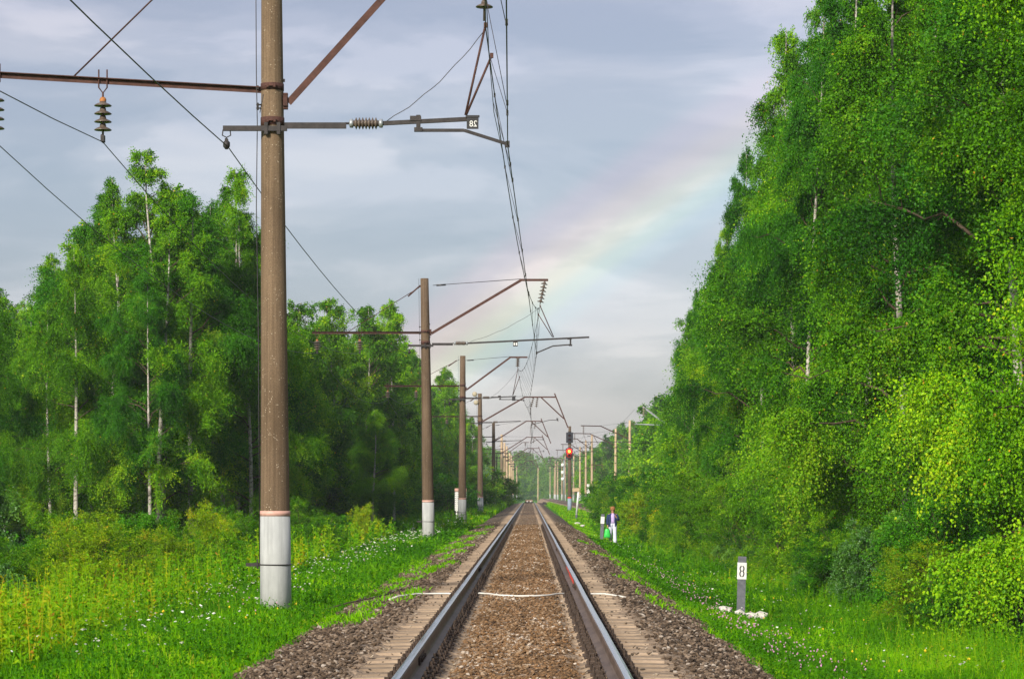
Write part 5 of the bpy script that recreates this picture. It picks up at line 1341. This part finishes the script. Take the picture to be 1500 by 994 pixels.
# ------------------------------------------------------------------ the person
M['skin'] = m_var('skin', (.42, .22, .15), (.50, .28, .19), 10, .6, 0, .3, 0)
M['navy'] = m_var('navy_cloth', (.012, .025, .075), (.03, .05, .12), 14, .85, 0, .2, .3)
M['lilac'] = m_var('lilac_cloth', (.40, .30, .58), (.52, .42, .70), 14, .85, 0, .2, .2)
M['pale_trousers'] = m_var('pale_lavender_cloth', (.50, .52, .70), (.66, .68, .82), 9, .85, 0, .2, .3)
M['hat'] = m_var('brown_hat', (.20, .085, .03), (.32, .15, .06), 16, .85, 0, .2, .3)
M['hair'] = m_var('dark_hair', (.03, .018, .012), (.06, .035, .022), 25, .6, 0, .3, .2)
M['shoe'] = m_var('beige_shoe', (.35, .25, .18), (.5, .38, .28), 12, .7, 0, .3, .1)
M['green_bag'] = m_var('green_plastic', (.02, .42, .05), (.06, .62, .12), 9, .4, 0, .4, .4)
pd = 117.0; pX = 3.86
pe = thing('person', 'person in brown hat, navy jacket and pale trousers walking, one hand raised to the chest', 'person', (pX, pd, gz1(pX, pd) + .02), -.04)
def skin_body(parent, V_, E_, Rr, name, mat):
    me = bpy.data.meshes.new(name); me.from_pydata(V_, E_, []); me.update(); me.materials.append(mat)
    o = bpy.data.objects.new(name, me); COL.objects.link(o); o.parent = parent
    md = o.modifiers.new('Skin', 'SKIN'); md.use_smooth_shade = True
    for i, r in enumerate(Rr):
        sv_ = me.skin_vertices[0].data[i]; sv_.radius = (r, r) if not isinstance(r, tuple) else r; sv_.use_root = (i == 0)
    ss = o.modifiers.new('Sub', 'SUBSURF'); ss.levels = 1; ss.render_levels = 2
    return o
jv, je, jr = [], [], []
def J(p, r, parent=None):
    jv.append(p); jr.append(r)
    if parent is not None: je.append((parent, len(jv) - 1))
    return len(jv) - 1
pel = J((0, 0, .90), .13); ab = J((0, 0, 1.04), .115, pel); ch = J((0, .0, 1.22), .13, ab); sh = J((0, .01, 1.34), .09, ch); nk = J((0, 0, 1.42), .048, sh); hd = J((0, -.01, 1.50), .075, nk); hd2 = J((0, -.01, 1.58), .082, hd); hd3 = J((0, 0, 1.63), .05, hd2)
for sx2, kn, an, toe in ((-1, (-.10, .10, .50), (-.09, .30, .16), (-.09, .20, .05)), (1, (.10, -.07, .48), (.10, -.10, .08), (.11, -.26, .035))):
    h_ = J((sx2 * .09, 0, .84), .095, pel); k_ = J(kn, .062, h_); a_ = J(an, .04, k_); J(toe, .035, a_)
def hand(w, dirv, pr, curl):
    dv = Vector(dirv).normalized(); sv2 = Vector((0, 1, 0)) if abs(dv.y) < .8 else Vector((1, 0, 0)); sv2 = (sv2 - dv * sv2.dot(dv)).normalized(); nv = dv.cross(sv2)
    p0 = Vector(jv[w]); pm = J(tuple(p0 + dv * .06), (.035, .02), w)
    for k in range(4):
        o_ = (k - 1.5) * .019; f1 = J(tuple(p0 + dv * .095 + sv2 * o_), .009, pm); f2 = J(tuple(p0 + dv * (.125 - .004 * abs(k - 1)) + sv2 * o_ + nv * curl * .6), .008, f1); J(tuple(p0 + dv * (.135 - .006 * abs(k - 1)) + sv2 * o_ + nv * curl * 1.5), .007, f2)
    t1 = J(tuple(p0 + dv * .05 + sv2 * .035), .010, pm); J(tuple(p0 + dv * .085 + sv2 * .045 + nv * curl * .5), .008, t1)
s1 = J((-.17, .01, 1.33), .055, sh); e1 = J((-.235, .0, 1.08), .042, s1); w1 = J((-.225, -.06, .86), .028, e1); hand(w1, (0, -.1, -1), 0, .02)
s2 = J((.17, .01, 1.33), .055, sh); e2 = J((.27, .0, 1.08), .042, s2); w2 = J((.16, -.19, 1.22), .028, e2); hand(w2, (-.35, -.1, 1), 0, .02)
body = skin_body(pe, jv, je, jr, 'body', M['skin'])
# face
b = MB()
for q in (-1, 1): b.lathe([(.012, -.012), (.014, 0), (.001, .012)], 8, Rx, (q * .03, -.085, 1.545))
b.build('eye', M['digit'], body) if False else None
for q in (-1, 1): MB().lathe([(.013, -.01), (.014, 0), (.001, .01)], 8, Rx, (q * .03, -.083, 1.545)).build('eye', M['digit'], body)
MB().lathe([(.012, -.02), (.014, -.008), (.004, .03)], 8, None, (0, -.098, 1.51)).build('nose', M['skin'], body)
MB().box((0, -.086, 1.478), (.04, .012, .010), bev=.003).build('mouth', m_var('lips', (.35, .08, .07), (.4, .1, .09)), body)
for q in (-1, 1): MB().lathe([(.008, -.028), (.016, -.01), (.017, .012), (.006, .028)], 8, None, (q * .083, .0, 1.535)).build('ear', M['skin'], body)
b = MB(); b.lathe([(.075, 1.44), (.094, 1.50), (.096, 1.56), (.09, 1.60)], 16, None, (0, .025, 0)); b.build('hair', M['hair'], pe)
b = MB(); b.lathe([(.118, 1.555), (.122, 1.565), (.112, 1.60), (.108, 1.66), (.085, 1.70), (.03, 1.715)], 18, None, (0, -.005, 0)); b.build('hat', M['hat'], pe)
def loft(b, rings, n=16, cap=True):
    """rings: (x,y,z,rx,ry)"""
    V_ = []; 
    for (x, y, z, rx, ry) in rings:
        for k in range(n):
            a = 2 * PI * k / n; V_.append((x + rx * math.cos(a), y + ry * math.sin(a), z))
    fs = [(i * n + k, i * n + (k + 1) % n, (i + 1) * n + (k + 1) % n, (i + 1) * n + k) for i in range(len(rings) - 1) for k in range(n)]
    if cap: fs += [tuple(range(n))[::-1], tuple((len(rings) - 1) * n + k for k in range(n))]
    return b.add(V_, fs, True)
b = MB()
loft(b, [(.11, -.12, .06, .095, .10), (.105, -.115, .2, .085, .09), (.10, -.08, .46, .078, .085), (.095, -.03, .66, .09, .10), (.08, 0, .86, .115, .135), (.03, 0, .98, .14, .125)])
loft(b, [(-.10, .26, .17, .085, .09), (-.10, .21, .30, .082, .085), (-.10, .11, .50, .080, .085), (-.095, .04, .68, .092, .10), (-.08, 0, .86, .115, .135), (-.03, 0, .98, .14, .125)])
loft(b, [(0, 0, .84, .15, .12), (0, 0, .92, .175, .135), (0, 0, 1.02, .155, .125)])
b.build('trousers', M['pale_trousers'], pe)
b = MB(); loft(b, [(0, -.005, .95, .165, .135), (0, -.005, 1.05, .15, .128), (0, -.005, 1.22, .165, .142), (0, 0, 1.34, .15, .11), (0, 0, 1.40, .07, .065)]); b.build('shirt', M['lilac'], pe)
# open jacket: shell with a front gap, plus sleeves
b = MB(); rings = [(.195, .16, .80), (.20, .165, .92), (.185, .155, 1.06), (.195, .165, 1.22), (.20, .135, 1.33), (.10, .09, 1.405)]; n_ = 22
V_ = []
for rx, ry, z in rings:
    g = .42 + .10 * (z < 1.0)
    for k in range(n_ + 1):
        a = -PI / 2 + g + (2 * PI - 2 * g) * k / n_; V_.append((rx * math.cos(a), ry * math.sin(a) * 1.02, z))
for rx, ry, z in rings:
    g = .42 + .10 * (z < 1.0)
    for k in range(n_ + 1):
        a = -PI / 2 + g + (2 * PI - 2 * g) * k / n_; V_.append((rx * .93 * math.cos(a), ry * .93 * math.sin(a), z))
fs = []; off_ = len(rings) * (n_ + 1)
for i in range(len(rings) - 1):
    for k in range(n_):
        q = i * (n_ + 1) + k; fs += [(q, q + 1, q + n_ + 2, q + n_ + 1), (off_ + q + 1, off_ + q, off_ + q + n_ + 1, off_ + q + n_ + 2)]
    for k in (0, n_):
        q = i * (n_ + 1) + k; fs.append((q, q + n_ + 1, off_ + q + n_ + 1, off_ + q))
b.add(V_, fs, True)
b.tube([(-.165, .01, 1.335), (-.20, .005, 1.24), (-.238, 0, 1.08), (-.235, -.04, .95), (-.226, -.055, .885)], [.068, .066, .058, .054, .05], 12)
b.tube([(.165, .01, 1.335), (.21, .005, 1.24), (.272, 0, 1.08), (.24, -.06, 1.11), (.175, -.165, 1.20)], [.068, .066, .062, .056, .048], 12)
b.build('jacket', M['navy'], pe)
b = MB(); b.box((.11, -.21, .035), (.085, .24, .07), bev=.02); b.build('shoe', M['shoe'], pe)
b = MB(); b.box((-.09, .22, .09), (.085, .22, .07), Matrix.Rotation(-.5, 3, 'X'), bev=.02); b.build('shoe', M['shoe'], pe)
# green carrier bag held in the lowered hand
bg_ = thing('carrier_bag', 'bright green plastic carrier bag held low by the walking person', 'bag', (pX - .25, pd - .07, gz1(pX, pd) + .02))
b = MB(); n_ = 14; V_ = []
for z, rx, ry in ((.30, .12, .03), (.34, .145, .06), (.45, .14, .06), (.58, .11, .045), (.66, .105, .045), (.69, .09, .035)):
    for k in range(n_):
        a = 2 * PI * k / n_; f_ = 1 + .07 * math.sin(a * 5 + z * 20); V_.append((rx * f_ * math.cos(a), ry * f_ * math.sin(a), z + .012 * math.sin(a * 3)))
fs = [(i * n_ + k, i * n_ + (k + 1) % n_, (i + 1) * n_ + (k + 1) % n_, (i + 1) * n_ + k) for i in range(5) for k in range(n_)] + [tuple(range(n_))[::-1]]
b.add(V_, fs, True).build('bag_body', M['green_bag'], bg_)
for q in (-1, 1): MB().tube([(-.07, q * .02, .67), (-.045, q * .014, .74), (0, q * .008, .782), (.045, q * .014, .74), (.07, q * .02, .67)], .008, 6).build('handle', M['green_bag'], bg_)

# ------------------------------------------------------------------ haze
m, t, o = new_mat('haze'); pv = t.nodes.new('ShaderNodeVolumePrincipled')
pv.inputs['Color'].default_value = (.86, .92, 1, 1); pv.inputs['Density'].default_value = HAZE = .00018; pv.inputs['Anisotropy'].default_value = .0
t.links.new(pv.outputs[0], o.inputs['Volume'])
hz = MB().box((0, 795, 10.0), (1500, 1710, 27.0)).build('haze', m)
tag(hz, 'pale haze in the air over the whole railway scene', 'haze', kind='stuff')
